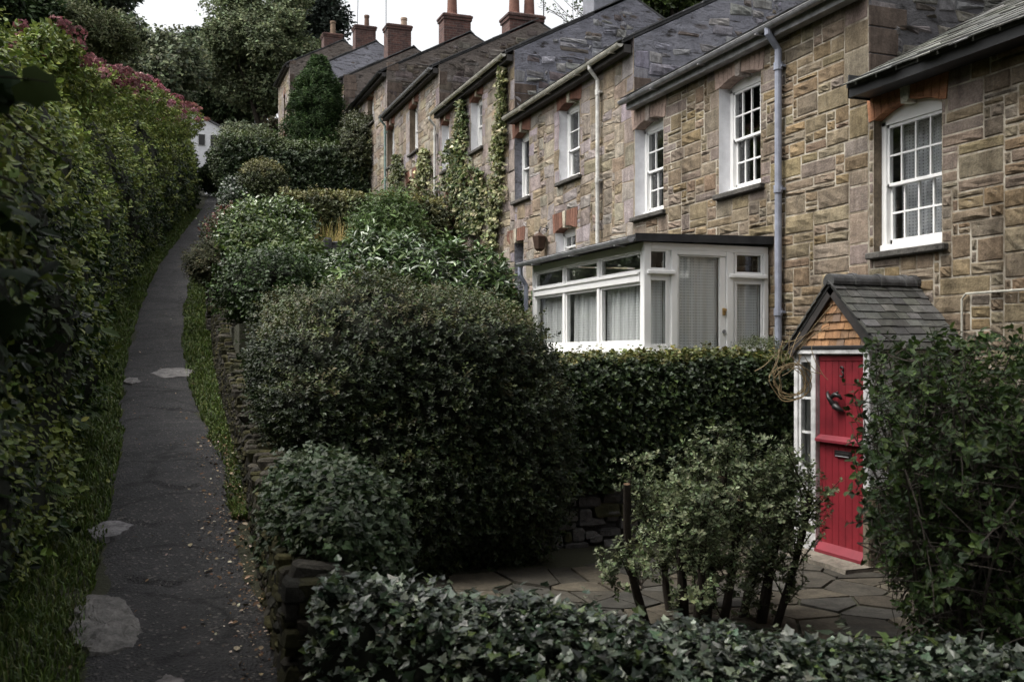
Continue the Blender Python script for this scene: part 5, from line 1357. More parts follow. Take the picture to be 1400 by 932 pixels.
# conifer
def conifer(base, h, r):
    t = thing('conifer', 'dense dark green conical conifer in front of the upper cottages', 'tree', base)
    Geo().tube([base, base + np.array([.05, 0, h * .5]), base + np.array([0, 0, h * .95])], [.12, .08, .02], 8, 0, (.05, .035, .025)).build('trunk', M['twig'], t)
    g = Geo(); n = 9000; z = RNG.random(n) ** 1.15; an = RNG.uniform(0, 2 * math.pi, n)
    prof = np.interp(z, [0, .12, .3, .6, .85, 1], [.9, 1.0, .93, .68, .40, .05]); lump = .80 + .14 * (1 - (z * 7.5) % 1) + .42 * fbm(np.stack([np.cos(an) * 1.8, np.sin(an) * 1.8, z * 8], -1))
    rr = r * prof * lump * RNG.uniform(.72, 1.05, n)
    P = base + np.stack([rr * np.cos(an), rr * np.sin(an), z * h], -1); N = unit(np.stack([np.cos(an), np.sin(an), .5 + 0 * z], -1))
    sprigs(g, P, N, .12, 'narrow', [(.032, .06, .020), (.024, .048, .016), (.045, .078, .026)], 7, 1.4, .5, 0, 1.1, .3)
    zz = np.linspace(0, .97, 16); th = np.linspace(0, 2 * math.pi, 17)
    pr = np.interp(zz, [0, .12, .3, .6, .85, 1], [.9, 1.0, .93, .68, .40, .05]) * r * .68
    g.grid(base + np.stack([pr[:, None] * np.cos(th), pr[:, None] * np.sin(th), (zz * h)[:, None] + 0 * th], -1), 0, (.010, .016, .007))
    g.build('crown', M['leaf_far'], t)
conifer(np.array([6.05, 36.0, GROUND[5] + .6]), 5.55, 1.6)
# dry ornamental grass
def grass_tuft(name, label, base, n, h, spread, pal, cat='plant', w=.012):
    g = Geo()
    for k in range(n):
        an = RNG.uniform(0, 2 * math.pi); l = h * RNG.uniform(.6, 1.1); p = base + np.array([math.cos(an), math.sin(an), 0]) * spread * .4 * RNG.random()
        d = np.array([math.cos(an), math.sin(an), 0]) * RNG.uniform(.1, .8) + [0, 0, 1]; st = arc(p, d, l, 5, .4, -.6, .2)
        s = unit(np.cross(d, RNG.standard_normal(3))) * w; V = np.vstack([st - s * np.linspace(1, .1, 5)[:, None], st + s * np.linspace(1, .1, 5)[:, None]])
        g.add(V, np.array([(i, i + 1, 6 + i, 5 + i) for i in range(4)]), 0, tint(1, pal)[0])
    return tag(g.build(name, M['leaf_far'], origin=base), label, cat)
grass_tuft('yellow_grass', 'clump of dry straw-yellow ornamental grass above the grey retaining wall', np.array([*at_f(447, 330, 20.7)[:2], 2.0]), 520, .75, 1.5, [(.34, .27, .12), (.42, .33, .17), (.25, .22, .08), (.2, .2, .07)])
# trailing plants over pillar and wall
bush('trailing_rosemary', 'grey-green trailing shrub spilling over the top of the square stone pillar', 'bush', [mound(at_f(292, 362, 22.2), (.48, .5, .36), 2.1, .16, 2, 40, 22), mound(at_f(318, 350, 22.6), (.4, .5, .3), 2.1, .14, 2, 36, 20)], 2200, .075, 'narrow', [(.07, .075, .04), (.055, .065, .032), (.09, .085, .045)], depth=.16, per=8, base=at_f(300, 385, 22.2), droop=.5, spread=2.2)
bush('dog_rose', 'sprawling rose with red tinged leaves on the path wall near the stone pillar', 'bush', [mound(at_f(315, 305, 23), (.32, .5, .4), 2.1, .16, 2, 36, 20), mound(at_f(300, 322, 23.5), (.28, .4, .3), 2.1, .16, 2, 36, 20)], 900, .06, 'oval', [(.10, .045, .035), (.05, .075, .025), (.14, .06, .05), (.06, .08, .03)], depth=.15, per=4, base=at_f(315, 330, 23))
bush('leafy_border', 'mixed leafy border plants above the path wall, beyond the big rounded bush', 'plant', [mound(at_f(370, 345, 18.6), (.75, .6, .42), 2.2, .22, 1.5, 50, 26), mound(at_f(345, 322, 19.6), (.55, .5, .4), 2.2, .2, 1.5, 40, 22), mound(at_f(392, 372, 17.6), (.6, .5, .4), 2.2, .2, 1.5, 40, 22)], 2600, .085, 'oval', [(.05, .085, .022), (.07, .105, .028), (.035, .06, .018), (.09, .12, .04)], depth=.2, per=5, base=at_f(370, 375, 18.6))
bush('bank_shrub', 'low dark shrub filling the garden edge under the leafy border plants', 'bush', [mound(at_f(365, 400, 15.8), (.75, .7, .5), 2.3, .2, 1.5, 46, 24), mound(at_f(410, 395, 16.5), (.8, .6, .4), 2.3, .2, 1.5, 46, 24)], 2400, .07, 'small', GREEN, depth=.15, per=6, base=at_f(365, 425, 15.8))
grass_tuft('strap_leaf_plant', 'plant with long pale strap leaves poking out beside the leafy border', at_f(402, 360, 18.2), 26, .55, .7, [(.16, .2, .1), (.1, .15, .06), (.22, .25, .16)], w=.028)
# white metal stake with rungs on the path wall
c = at_f(333, 402, 20.5); g = Geo(); rt = np.array([CT, -ST, 0])
for s in (-.05, .06): g.tube([c + rt * s, c + rt * s + [0, 0, .44 if s > 0 else .36]], .012, 6)
for z in (.1, .2, .3): g.tube([c - rt * .05 + [0, 0, z], c + rt * .06 + [0, 0, z]], .008, 6)
tag(g.build('metal_stake', M['pipe_white'], origin=c), 'small pale metal stake with rungs standing in the plants beside the pillar', 'stake')
c = at_f(475, 378, 18.2); tag(Geo().tube([c, c + [.01, 0, .5]], .022, 8).build('garden_post', M['white_old'], origin=c), 'thin pale post in front of the grey retaining wall', 'post')
# ivy climbing the fronts
def climber(name, label, quads, n, size, pal, thick=.1, per=4, kind='ivy', mat='leaf', base=None):
    """ivy on a wall face: patches given as pixel bands on the wall plane (centre x, half width, y)"""
    g = Geo()
    for band in quads:
        band = np.array(band, float); m = int(n * band[:, 1].mean() * (band[-1, 2] - band[0, 2]) / sum(np.array(b)[:, 1].mean() * (b[-1][2] - b[0][2]) for b in quads))
        py = RNG.uniform(band[0, 2], band[-1, 2], m); cx = np.interp(py, band[:, 2], band[:, 0]); hw = np.interp(py, band[:, 2], band[:, 1])
        px = cx + hw * np.clip(RNG.normal(0, .55, m), -1.4, 1.4) + hw * .5 * fbm(np.stack([py * .06, 0 * py + 3, 0 * py], -1))
        u = (px - 700) / FPX; f = XW / (CT * u + ST)
        P = np.stack([XW - .03 - thick * RNG.random(m), f * (CT - ST * u), (HOR - py) / FPX * f], -1)
        keep = fbm(P * [1, 1.4, 1.4]) > -.42; P = P[keep]
        sprigs(g, P, np.tile([-1., -.15, .1], (len(P), 1)), size * RNG.uniform(.7, 1.2, len(P)), kind, pal, per, .8, .1, 0, 1, .3)
        for q in range(3):
            yy = np.linspace(band[-1, 2], band[0, 2], 14); xx = np.interp(yy, band[:, 2], band[:, 0]) + RNG.normal(0, 1.2, 14)
            g.tube([at_X(a, b_, XW - .015) for a, b_ in zip(xx, yy)], .008, 5, 1, (.07, .05, .035))
    b0 = at_X(quads[0][-1][0], quads[0][-1][2], XW)
    return tag(g.build(name, [M[mat], M['twig']], origin=b0), label, 'ivy', 'ivy climbing the cottage fronts')
PALE = [(.18, .19, .085), (.13, .15, .06), (.24, .24, .13), (.09, .115, .04), (.28, .27, .17)]
climber('climbing_ivy', 'tall narrow ribbon of pale variegated ivy on the wall right beside the third cottage', [[(693, 3, 95), (691, 4, 150), (686, 8, 210), (683, 9, 270), (677, 6, 340)]], 1050, .075, PALE)
climber('climbing_ivy', 'broad bushy ivy between the two upper windows of the ivy streaked cottage', [[(636, 3, 140), (633, 8, 180), (628, 15, 215), (634, 24, 260), (630, 26, 320)], [(660, 4, 235), (660, 11, 262), (658, 10, 320)]], 2100, .08, PALE + [(.05, .075, .022), (.06, .09, .03), (.035, .06, .018)])
climber('climbing_ivy', 'pale ivy at the downpipe between the ivy streaked cottage and its uphill neighbour', [[(587, 4, 205), (581, 10, 240), (578, 13, 310)]], 800, .08, PALE)
climber('climbing_ivy', 'thin sparse ivy low on the wall between the far lower windows', [[(548, 4, 214), (547, 9, 250), (545, 12, 275)]], 500, .08, [(.07, .085, .03), (.1, .11, .05)])
bush('door_bush', 'dark leafy bush with reddish leaves by the doorway of the ivy streaked cottage', 'bush', [mound(at_f(575, 300, 24.5), (.8, .5, .55), 2.2, .2, 1.5, 40, 24)], 1300, .08, 'oval', [(.05, .06, .024), (.08, .045, .03), (.035, .05, .02)], depth=.2, per=5, base=at_f(575, 330, 24.5))
# ------------------------------------------------------------------ the hedge bank on the uphill side of the path
def bank_grid(y0, y1, n, prof, amp=.35, freq=.7, hs=None):
    ys = np.linspace(y0, y1, n); prof = np.array(prof, float)
    t = np.linspace(0, 1, 30); d = np.concatenate([[0], np.cumsum(np.linalg.norm(np.diff(prof, axis=0), axis=1))]); d /= d[-1]
    pd = np.interp(t, d, prof[:, 0]); ph = np.interp(t, d, prof[:, 1])
    G = np.stack([np.stack([path_x(ys)[:, None] - HW - pd[None] , ys[:, None] + 0 * pd[None], path_z(ys)[:, None] + ph[None] * (np.ones(n) if hs is None else hs(ys))[:, None]], -1)], 0)[0]
    Nn = grid_normals(G); s = np.sign((Nn[..., 0]).mean()); N = Nn * s
    return G + N * (amp * fbm(G * freq))[..., None] + N * (.1 * fbm(G * 2.6))[..., None]
PROF = [(.75, -.3), (.6, .5), (.55, 1.2), (.5, 1.9), (.5, 2.5), (.72, 3.2), (1.15, 4.1), (1.65, 4.75), (2.3, 5.0), (3.0, 4.4)]
G = bank_grid(2.0, 30, 110, PROF, .48, .85)
BANKP = [(.125, .165, .036), (.15, .19, .044), (.08, .12, .028), (.19, .225, .065)]  # bright greens; on the bank's upper leaves they paint its lit slope
szf = lambda P: .055 + .0017 * P[:, 1]
def bank_dens(p, n):
    f = p[:, 0] * ST + p[:, 1] * CT; px = 700 + FPX * (p[:, 0] * CT - p[:, 1] * ST) / np.maximum(f, .5)
    return np.where((px > -60) & (f > 2), 1.0, .22) * np.clip(9 / np.maximum(f, 4), .25, 1.2)
strip_foliage('bank_hedge', 'tall overgrown green hedge bank rising beside the lower path', 'hedge', G, 17000, szf, 'oval', [(.022, .040, .012), (.03, .054, .014), (.016, .03, .010), (.045, .07, .018)], 'leaf', .28, 5, base=(path_x(16.) - 1.2, 16, float(path_z(16.))), lit_pal=BANKP, thr=-.02, inset=.0, dens=bank_dens, spread=1.6, flip=False)
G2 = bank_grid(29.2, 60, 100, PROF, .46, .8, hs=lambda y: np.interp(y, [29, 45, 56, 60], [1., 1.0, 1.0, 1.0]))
strip_foliage('bank_hedge', 'tall dark-sided hedge bank with a painted-lit leafy crest beside the upper path', 'hedge', G2, 15000, szf, 'oval', [(.024, .042, .014), (.03, .054, .016), (.018, .032, .012)], 'leaf', .28, 5, base=(path_x(44.) - 1.2, 44, float(path_z(44.))), lit_pal=BANKP, thr=-.02, inset=.0, dens=bank_dens, flip=False)
# flowering hydrangeas along the crest
def hydrangea(px, py, f, r, n, label, pal):
    c = at_f(px, py, f) + [.15, -.1, -.05]; t = thing('hydrangea', label, 'flowering shrub', c - [0, 0, r * .9], 'hydrangeas along the hedge crest')
    g = Geo(); G = mound(c - [0, 0, r * .7], (r * .95, r * 1.2, r * .75), 2.2, .15, 1.5, 36, 20); P, N = sample_grid(G, 520, cam_bias(.5), flip=True); s = ((P - c) * N).sum(-1); N = np.where((s < 0)[:, None], -N, N)
    sprigs(g, P + N * RNG.uniform(-.2, .0, (520, 1)), N, .1, 'oval', BANKP, 5, 1.3, .4); g.build('foliage', M['leaf'], t)
    g = Geo(); P, N = sample_grid(G, int(n * 2.0), cam_bias(.2), flip=True); s = ((P - c) * N).sum(-1); N = np.where((s < 0)[:, None], -N, N)
    k = (N[:, 2] > -.15); P, N = P[k] + N[k] * .2, N[k]
    for p in P:
        m = 42; d = rnd(m); d[:, 2] = np.abs(d[:, 2]) * .8 - .1; rr = RNG.uniform(.10, .17)
        put_leaves(g, p + d * rr, unit(d + .3 * rnd(m)), rnd(m), .075, 'small', tint(m, pal, np.full(m, RNG.integers(len(pal))), .2), 0, 1.6)
    g.build('blossom', M['petal'], t)
ROSE = [(.13, .045, .055), (.165, .065, .078), (.10, .032, .04), (.21, .10, .11)]; MAUVE = [(.30, .14, .18), (.25, .10, .14), (.36, .22, .24), (.2, .06, .085)]
HY = [(56, 46, 17.5, .5, 16, 'deep rose hydrangea at the near end of the flowering crest', ROSE), (82, 75, 19.5, .5, 15, 'dark red hydrangea, second along the hedge crest from its near end', ROSE), (104, 88, 21.5, .6, 20, 'dense cluster of wine red hydrangea heads on the hedge crest', ROSE),
      (130, 102, 24.5, .75, 24, 'largest red hydrangea in the middle of the hedge crest', ROSE), (160, 108, 28.5, .7, 20, 'rose red hydrangea just uphill of the largest one', ROSE), (186, 116, 33, .75, 20, 'pinkish hydrangea where the crest turns from red to mauve', MAUVE + ROSE[:1]),
      (210, 130, 37, .85, 24, 'pale mauve hydrangea high on the upper hedge bank', MAUVE), (228, 146, 40, .8, 22, 'mixed mauve and brick red hydrangea beyond the pale mauve one', MAUVE + ROSE[:2]), (248, 150, 45, .8, 18, 'reddish hydrangea at the far end of the flowering crest', [(.19, .07, .065), (.24, .11, .10), (.15, .05, .055)])]
for h_ in HY: hydrangea(*h_)

# verges
def verge(name, label, d0, d1, y0, y1, n, hmax, right=False):
    g = Geo(); y = y0 + (y1 - y0) * RNG.random(n) ** 1.7
    e = d0 + (d1 - d0) * RNG.random(n) 
    x = (path_x(y) + HW + e) if right else (path_x(y) - HW - e)
    wob = .07 * fbm(np.stack([y * 1.3, 0 * y + (4 if right else 8), 0 * y], -1)); x = x + (wob if right else -wob)
    if right: k = x < wall_x(y) + .02; x, y, e = x[k], y[k], e[k]; n = len(x)
    den = (fbm(np.stack([x * 2.5, y * 2.5, 0 * x], -1)) > -.5) | (RNG.random(n) < .35); x, y, e = x[den], y[den], e[den]; n = len(x)
    z = land_z(x, y) + .0
    f = x * ST + y * CT
    h = hmax * RNG.uniform(.35, 1.1, n) * (.65 + .6 * np.clip(e / max(d1, .01), 0, 1)); w = np.clip(.0035 + .00035 * f, .004, .02)
    an = RNG.uniform(0, 2 * math.pi, n); d = np.stack([np.cos(an), np.sin(an), 0 * an], -1); s = np.stack([-np.sin(an), np.cos(an), 0 * an], -1) * w[:, None]
    p = np.stack([x, y, z], -1); ln = RNG.uniform(.2, .9, n)[:, None]
    m1 = p + (d * ln * .35 + [0, 0, .6]) * h[:, None]; m2 = p + (d * ln + [0, 0, .95 ]) * h[:, None] - [0, 0, 1] * (ln * h[:, None] * .25)
    V = np.stack([p - s, p + s, m1 + s * .8, m1 - s * .8, m2], 1).reshape(-1, 3); o = (np.arange(n) * 5)[:, None]
    c = tint(n, [(.075, .12, .026), (.095, .14, .03), (.06, .095, .024), (.12, .14, .045)])
    g.add(V, o + np.array([[0, 1, 2, 3]]), 0, c); g.f.append(((o + np.array([[3, 2, 4]])), 0, c.astype(np.float32)))
    tag(g.build(name, M['leaf']), label, 'grass', kind='stuff')
verge('grass_verge', 'long grass on the hedge side of the path', -.06, 1.0, 3.6, 55, 70000, .17)
verge('grass_verge', 'short grass along the foot of the garden wall', -.1, .6, 9.0, 40, 30000, .13, True)
# fallen leaves
g = Geo(); n = 1500; y = RNG.uniform(4.6, 12.5, n); x = path_x(y) + HW - np.abs(RNG.normal(0, .26, n)) + .1; k = x < wall_x(y) - .01; x, y = x[k], y[k]
y2 = RNG.uniform(4.6, 26, 160); x2 = path_x(y2) + RNG.uniform(-.75, .6, 160); x, y = np.concatenate([x, x2]), np.concatenate([y, y2]); n = len(x)
P = np.stack([x, y, path_z(y) + .042 + .01 * RNG.random(n)], -1)
put_leaves(g, P, unit(np.array([0, 0, 1.]) + .35 * RNG.standard_normal((n, 3))), rnd(n), RNG.uniform(.012, .036, n) * RNG.choice([.6, 1, 1.5], n, p=[.5, .4, .1]), 'oval', tint(n, [(.26, .16, .09), (.36, .28, .18), (.15, .085, .045), (.45, .38, .30), (.12, .07, .04), (.2, .12, .07)]), 0, 1.3)
tag(g.build('fallen_leaves', M['litter']), 'scattered dry leaves along the wall side of the path', 'leaves', kind='stuff')

# ferns at the foot of the bank
def fern(base, r, n, label):
    g = Geo()
    for k in range(n):
        an = RNG.uniform(0, 2 * math.pi); L = r * RNG.uniform(.7, 1.15); p = [np.array(base, float)]; d = unit(np.array([math.cos(an) * .55, math.sin(an) * .55, 1.]))
        for i in range(11): d = unit(d + np.array([math.cos(an) * .09, math.sin(an) * .09, -.16])); p.append(p[-1] + d * L / 11)
        p = np.array(p); g.tube(p, np.linspace(.004, .0015, 12), 4, 0, (.06, .07, .02))
        s = np.linspace(1.5, 11, 30); q = np.stack([np.interp(s, np.arange(12), p[:, j]) for j in range(3)], -1); tt = unit(np.gradient(q, axis=0)); sd = unit(np.cross(tt, [0, 0, 1.])); nn = np.cross(sd, tt)
        ln = L * .26 * np.sin(np.linspace(.35, math.pi - .08, 30)) ** .8
        for sg in (-1, 1): put_leaves(g, q, nn, sd * sg + tt * .45 - [0, 0, .15], ln, 'narrow', tint(30, [(.04, .075, .018), (.055, .095, .022), (.03, .055, .015)], np.full(30, k), .1), 0, .85)
    tag(g.build('fern', M['leaf'], origin=base), label, 'fern', 'ferns at the foot of the hedge bank')
for i, (px, y, d, r, lb) in enumerate([(0, 6.6, .85, .6, 'low dark fern nearest the bottom of the picture beside the long grass'), (0, 8.4, .7, .7, 'arching fern at the hedge foot opposite the corner of the front wall'), (0, 10.2, .75, .75, 'broad fern under the sycamore branch at the foot of the bank'), (0, 12.0, .65, .65, 'fern at the bank foot opposite the hanging ivy mound'), (0, 14.5, .6, .7, 'fern at the bank foot beside the thin pale slab'), (0, 17.5, .6, .6, 'small fern at the bank foot, farthest up the path'), (0, 9.3, 1.1, .8, 'tall fern leaning out of the bank behind the others')]):
    x = float(path_x(y)) - HW - d; fern((x, y, float(land_z(x, y)) - .02), r, 13, lb)
grass_tuft('sedge_clump', 'clump of long arching dark sedge hanging over the grass on the hedge side', np.array([-1.0, 11.0, float(land_z(-1.0, 11.0)) + .25]), 150, .9, .5, [(.03, .055, .015), (.045, .075, .02)], w=.008)

# ------------------------------------------------------------------ trees
def tree(name, label, base, h, crown_c, crown_r, nblob, blob_r, n, size, pal, kind='oval', trunk_r=.25, limbs=9, gap=.0, col=(.04, .032, .026), per=4, seed=0, mat='leaf_far', spread=1.4):
    base = np.array(base, float); cc = np.array(crown_c, float); cr = np.array(crown_r, float)
    t = thing(name, label, 'tree', base); g = Geo(); rng = np.random.default_rng(seed)
    top = cc + [0, 0, cr[2] * .5]
    pts = [base + (top - base) * s + np.array([math.sin(s * 5 + seed), math.cos(s * 4 + seed), 0]) * .15 * (s > 0) for s in np.linspace(0, 1, 7)]
    g.tube(pts, np.linspace(trunk_r, trunk_r * .18, 7), 9, 0, col)
    D = unit(rng.standard_normal((nblob, 3))); rad = rng.random((nblob, 1)) ** .45; C = cc + D * rad * cr
    for i in range(min(limbs, nblob)):
        s = rng.uniform(.3, .8); a = base + (top - base) * s; b_ = C[i]; m_ = (a + b_) / 2 + [0, 0, .1 * h * .3]
        g.tube([a, a + (m_ - a) * .5 + .05 * rnd(1)[0], m_, b_], [trunk_r * .4, trunk_r * .32, trunk_r * .22, trunk_r * .07], 6, 0, col)
    g.build('trunk', M['twig'], t)
    g = Geo(); m = n // nblob
    for c in C:
        r = blob_r * rng.uniform(.65, 1.25); d = rnd(m); q = RNG.random((m, 1)) ** .4
        P = c + d * r * q * [1, 1, .75] ; P += .25 * r * fbm(P * 1.2)[:, None] * d
        sprigs(g, P, unit(d + [0, 0, .3]), size * RNG.uniform(.7, 1.25, m), kind, pal, per, spread, .35, 0, 1.0, .3)
    g.build('crown', M[mat], t)
    return t
FAR_HAZED = [(.115, .135, .09), (.135, .155, .095), (.095, .115, .08)]  # distant leaf colours paled and greyed to paint in haze
def tree_px(name, label, px, py, f, rpx, zr, ground, n, size, pal, nb=40, br=None, **k):
    c = at_f(px, py, f); r = rpx * f / FPX; rz = zr * f / FPX
    return tree(name, label, (c[0], c[1], ground), c[2] + rz - ground, c, (r * .8, r * .8, rz * .8), nb, br or r * .36, n, size, pal, **k)
gz_ = lambda px, f: float(land_z(*at_f(px, 0, f)[:2])) if f < 88 else float(land_z(at_f(px, 0, f)[0], 89.)) + (at_f(px, 0, f)[1] - 89) * .2
def T(name, label, px, py, f, rpx, zr, n, size, pal, **k):
    P = at_f(px, py, f); gr = float(land_z(P[0], min(P[1], 89.))) - .3
    gr = min(gr, P[2] - zr * f / FPX * .8)
    return tree_px(name, label, px, py, f, rpx, zr, gr, n, size, pal, **k)
T('broad_tree', 'great rounded green tree standing behind the top of the path', 360, 66, 78, 88, 95, 44000, .25, [(.14, .17, .10), (.165, .19, .11), (.115, .14, .088)], nb=60, trunk_r=.5, seed=1)  # crown colours lightened, haze painted into the leaves
T('broad_tree', 'dark lower tree filling the gap at the end of the path', 300, 125, 84, 70, 75, 13000, .34, [(.05, .07, .04), (.06, .085, .045)], nb=30, trunk_r=.4, seed=2)
T('broad_tree', 'dark ragged tree between the great rounded tree and the topmost chimney', 430, 25, 88, 34, 60, 6000, .36, [(.025, .035, .03), (.032, .042, .034)], nb=22, trunk_r=.4, seed=3, br=2.0)
T('broad_tree', 'rounded grey-green tree beyond the hedge crest', 185, 100, 60, 85, 72, 17000, .26, FAR_HAZED, nb=44, trunk_r=.4, seed=4)
T('broad_tree', 'tall dark tree rising over the flowering hedge crest', 100, 10, 66, 92, 62, 16000, .3, [(.045, .058, .042), (.055, .07, .046)], nb=44, trunk_r=.5, seed=5)
T('willow_tree', 'pale feathery willow standing just behind the hydrangeas', 105, 62, 40, 75, 52, 12000, .2, [(.07, .082, .04), (.055, .07, .034), (.085, .095, .05)], nb=40, kind='narrow', trunk_r=.25, seed=6)
T('broad_tree', 'shadowy tree over the near end of the hedge crest', 10, 30, 26, 75, 60, 9000, .15, DARK, nb=36, trunk_r=.3, seed=7)
T('broad_tree', 'small dark tree beside the white house at the path top', 262, 90, 90, 40, 60, 7000, .36, [(.036, .05, .032), (.045, .06, .036)], nb=20, trunk_r=.3, seed=8)
T('garden_shrub_tree', 'low reddish-brown bush below the great rounded tree', 375, 180, 62, 20, 10, 1600, .2, [(.07, .05, .035), (.05, .055, .03)], nb=12, trunk_r=.08, seed=9)
T('garden_shrub_tree', 'low grey-green bushes under the great rounded tree at the path top', 335, 190, 58, 34, 14, 3200, .2, FAR_HAZED, nb=16, trunk_r=.08, seed=10)
T('broad_tree', 'bright green tree showing over the ridge of the third cottage', 915, -20, 30, 62, 62, 9000, .13, [(.06, .09, .024), (.085, .12, .035), (.045, .07, .02)], nb=30, trunk_r=.2, seed=11, mat='leaf_gloss')
T('garden_shrub_tree', 'dark bushes closing the view where the path bends away at its top', 299, 236, 63, 26, 38, 6500, .2, [(.03, .045, .02), (.04, .058, .024)], nb=18, trunk_r=.08, seed=12)
# sparse twigs over the fourth cottage
def twiggy(label, base, tips):
    t = thing('bare_tree', label, 'tree', base); g = Geo(); gl = Geo(); base = np.array(base); k = base + [0, 0, 3.5]
    g.tube([base, base + [.1, 0, 2], k], [.12, .09, .06], 8, 0, (.05, .035, .03))
    for (px, py, f) in tips:
        b_ = at_f(px, py, f); m_ = (k + b_) / 2 + [0, 0, .6]; L = np.array([k, k + (m_ - k) * .6, m_, m_ + (b_ - m_) * .6, b_]); g.tube(L, [.05, .035, .024, .014, .006], 6, 0, (.05, .035, .03))
        for q in range(9):
            st = L[3] + (L[4] - L[2]) * RNG.uniform(-.3, .8); a_ = arc(st, (b_ - m_) + rnd(1)[0] * 1.2, RNG.uniform(.5, 1.2), 7, .5); g.tube(a_, np.linspace(.011, .004, 7), 5, 0, (.05, .035, .03))
            sprigs(gl, a_[3:], np.tile([0, 0, 1.], (4, 1)), .1, 'oval', [(.07, .1, .04), (.05, .075, .03)], 2, .6)
    g.build('trunk', M['twig'], t); gl.build('crown', M['leaf'], t)
twiggy('almost bare twiggy tree showing behind the grey rendered chimney', (14.2, 25.0, 2.5), [(762, 8, 29.5), (772, 28, 29), (790, 18, 29.5), (800, 4, 30), (806, 35, 29)])

# white house at the top of the path
p = at_f(296, 185, 74); hx, hy = p[0], p[1]
t = thing('white_house', 'white gabled house end glimpsed between the hedge and the trees at the path top', 'house', (hx - 1.4, hy, 12.2))
xr = at_Y(306.5, 0, hy)[0]; zr_ = at_Y(306, 177, hy)[2]; zl = at_Y(283, 165, hy)[2]; xl = at_Y(283, 0, hy)[0]; sl = (zl - zr_) / (xr - xl)
W_ = 6.0; ap = xr - W_ / 2; za = zr_ + sl * W_ / 2
g = Geo().prism([(xr - W_, hy, 11.), (xr, hy, 11.), (xr, hy, zr_), (ap, hy, za), (xr - W_, hy, zr_)], (0, 7, 0)); g.build('wall', M['whitewash'], t)
g = Geo(); g.prism([(xr + .15, hy - .12, zr_ - .05), (ap, hy - .12, za + .04), (ap, hy - .12, za + .16), (xr + .15, hy - .12, zr_ + .07)], (0, 7.2, 0), 0, (.1, .1, .11)); g.prism([(ap, hy - .12, za + .04), (xr - W_ - .15, hy - .12, zr_ - .05), (xr - W_ - .15, hy - .12, zr_ + .07), (ap, hy - .12, za + .16)], (0, 7.2, 0), 0, (.1, .1, .11)); g.build('roof', M['slate'], t)
for (wx, wz) in ((xr - .75, zr_ - .9), (xr - 1.6, zr_ - .9)):
    w = Geo().cbox((wx - .28, hy - .04, wz - .45), (wx + .28, hy + .02, wz + .45), .02).build('window', M['white_old'], t); Geo().box((wx - .22, hy - .05, wz - .4), (wx + .22, hy - .042, wz + .4)).build('pane', M['iron'], w)

# ------------------------------------------------------------------ the sycamore by the camera: trunk beyond the frame, branches hanging in
base = np.array([-2.9, 2.3, float(land_z(-2.9, 2.3)) - .2])
t = thing('sycamore_tree', 'large leaved dark sycamore hanging its branches over the lower path', 'tree', base)
g = Geo(); gl = Geo(); fork = base + [.25, .1, 4.2]
g.tube([base, base + [.05, .05, 1.6], base + [.15, .1, 3.0], fork], [.24, .2, .18, .15], 12, 0, (.06, .055, .045))
def hang(p0, p1, sag, r=.02, nl=10, sz=.15, tw=2):
    p0, p1 = np.array(p0, float), np.array(p1, float); s = np.linspace(0, 1, 9)[:, None]; L = p0 + (p1 - p0) * s + np.array([0, 0, 1.]) * sag * 4 * s * (1 - s) + .03 * RNG.standard_normal((9, 3)) * s
    g.tube(L, np.linspace(r, .004, 9), 7, 0, (.055, .05, .04))
    for q in range(tw):
        i = RNG.integers(3, 9); tws = arc(L[i], (p1 - p0) * .5 + rnd(1)[0] * np.linalg.norm(p1 - p0) * .55, RNG.uniform(.15, .35), 6, .4, -.3); g.tube(tws, np.linspace(.006, .002, 6), 5, 0, (.05, .045, .03))
        m = nl; P = tws[RNG.integers(1, 6, m)] + .05 * rnd(m); T2 = unit(rnd(m) * [1, 1, .5] + [0, 0, -.5]); N = unit(rnd(m) * .7 + [.15, -.35, .75])
        put_leaves(gl, P + T2 * .05, N, T2, sz * RNG.uniform(.65, 1.15, m), 'maple', tint(m, [(.018, .036, .013), (.024, .044, .016), (.015, .028, .012), (.05, .075, .018)], None, .15), 0, 1.0)
# limbs that reach into the picture at its upper corner
for (px, py, f, ox, oz, n_) in ((40, 262, 3.3, -1.0, .35, 6), (84, 212, 3.6, -1.0, .35, 3), (10, 330, 3.0, -.9, .3, 7), (48, 300, 3.4, -.9, .25, 4), (5, 160, 3.2, -1.0, .3, 7), (5, 225, 2.8, -.8, .3, 7), (-25, 85, 3.3, -1., .2, 5), (-45, 30, 3.3, -1., .2, 7), (10, 395, 3.0, -.8, .25, 6), (5, 290, 2.7, -.7, .2, 7)):
    e = at_f(px, py, f); hang(e + [ox, -.15, oz], e, .1, .014, n_, .115)
    g.tube([e + [ox, -.15, oz], (fork + e + [ox, 0, oz]) / 2 + [0, 0, .1], fork], [.014, .03, .06], 7, 0, (.055, .05, .04))
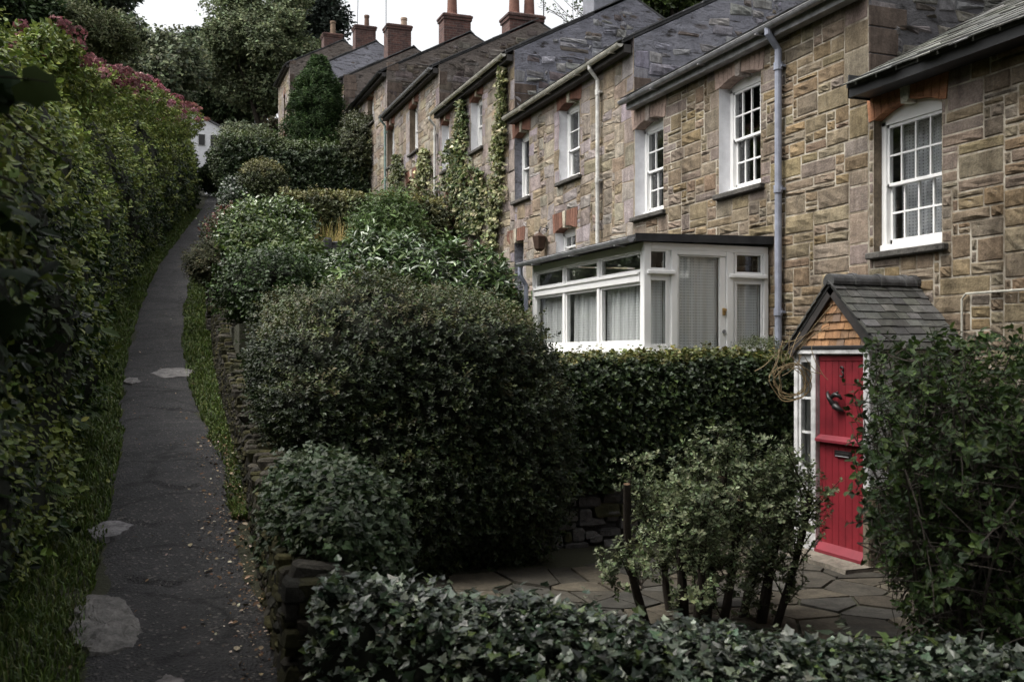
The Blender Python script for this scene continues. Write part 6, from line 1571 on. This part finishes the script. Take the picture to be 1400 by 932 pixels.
# unseen crown clusters overhead and down the lane, added to block sky light
for k in range(118):
    q = RNG.standard_normal(3); q *= RNG.random() ** .4 / np.linalg.norm(q); c = np.array([-1.2, -2.6, 4.2]) + q * [5.0, 4.6, 2.9]
    f = c[0] * ST + c[1] * CT
    if k >= 95:
        c[0], c[1] = RNG.uniform(-4.5, 3.6), RNG.uniform(-1, 7.5); f = c[0] * ST + c[1] * CT; c[2] = .3556 * max(f, 0) + RNG.uniform(1.5, 3.6)
    if f > -1.2 and c[2] < .3556 * max(f, 0) + 1.6: c[2] = .3556 * max(f, 0) + 1.8 + RNG.uniform(0, 2)
    c[2] = max(c[2], -.8)
    if k % 2: g.tube([fork, (fork + c) / 2 + [0, 0, .3], c], [.07, .045, .015], 6, 0, (.055, .05, .04))
    m = 110; d = rnd(m); P = c + d * RNG.random((m, 1)) ** .5 * [1.15, 1.15, .7]
    put_leaves(gl, P, unit(rnd(m) * .6 + [0, 0, 1]), rnd(m), .38 * RNG.uniform(.7, 1.2, m), 'maple', tint(m, [(.03, .055, .02), (.04, .07, .024)], None, .2))
g.build('trunk', M['twig'], t); gl.build('crown', M['leaf_far'], t, smooth=True)
# ------------------------------------------------------------------ light, sky, camera
EL, AZ = R(62), R(-84)                 # overcast glow: from the left of the street and a little uphill; AZ is measured from +Y towards +X
w = bpy.data.worlds.new('World'); SC.world = w; w.use_nodes = True; nt = w.node_tree; bg = nt.nodes['Background']
sky = nt.nodes.new('ShaderNodeTexSky'); sky.sky_type = 'NISHITA'; sky.sun_disc = False; sky.sun_elevation = EL; sky.sun_rotation = AZ
sky.air_density = 1.0; sky.dust_density = 6.0; sky.ozone_density = 1.0
hs = nt.nodes.new('ShaderNodeHueSaturation'); hs.inputs['Saturation'].default_value = .1
nt.links.new(sky.outputs[0], hs.inputs['Color']); nt.links.new(hs.outputs[0], bg.inputs[0]); bg.inputs[1].default_value = .15
sun = bpy.data.lights.new('sun', 'SUN'); sun.energy = 1.15; sun.angle = R(24); sun.color = (1, .94, .82)
so = bpy.data.objects.new('sun', sun); COL.objects.link(so)
d = Vector((math.sin(AZ) * math.cos(EL), math.cos(AZ) * math.cos(EL), math.sin(EL))); so.rotation_euler = d.to_track_quat('Z', 'Y').to_euler(); so.location = (-8, 8, 20)
cam = bpy.data.cameras.new('camera'); co = bpy.data.objects.new('camera', cam); COL.objects.link(co)
cam.sensor_width = 36; cam.lens = FPX * 36 / 1400; cam.shift_y = 18 / 1400; cam.clip_end = 2000; cam.clip_start = .05
co.rotation_euler = (R(90), 0, -TH); cam.dof.use_dof = True; cam.dof.focus_distance = 12.5; cam.dof.aperture_fstop = 3.2
SC.camera = co
SC.view_settings.view_transform = 'Standard'; SC.view_settings.look = 'None'; SC.view_settings.gamma = 1; SC.view_settings.exposure = 1.2
SC.cycles.max_bounces = 6; SC.cycles.diffuse_bounces = 3; SC.cycles.glossy_bounces = 2; SC.cycles.transmission_bounces = 2; SC.cycles.transparent_max_bounces = 10
SC.cycles.use_denoising = True; SC.cycles.caustics_reflective = False; SC.cycles.caustics_refractive = False; SC.cycles.sample_clamp_indirect = 4
for o in bpy.data.objects:
    if 'base_at' in o: del o['base_at']
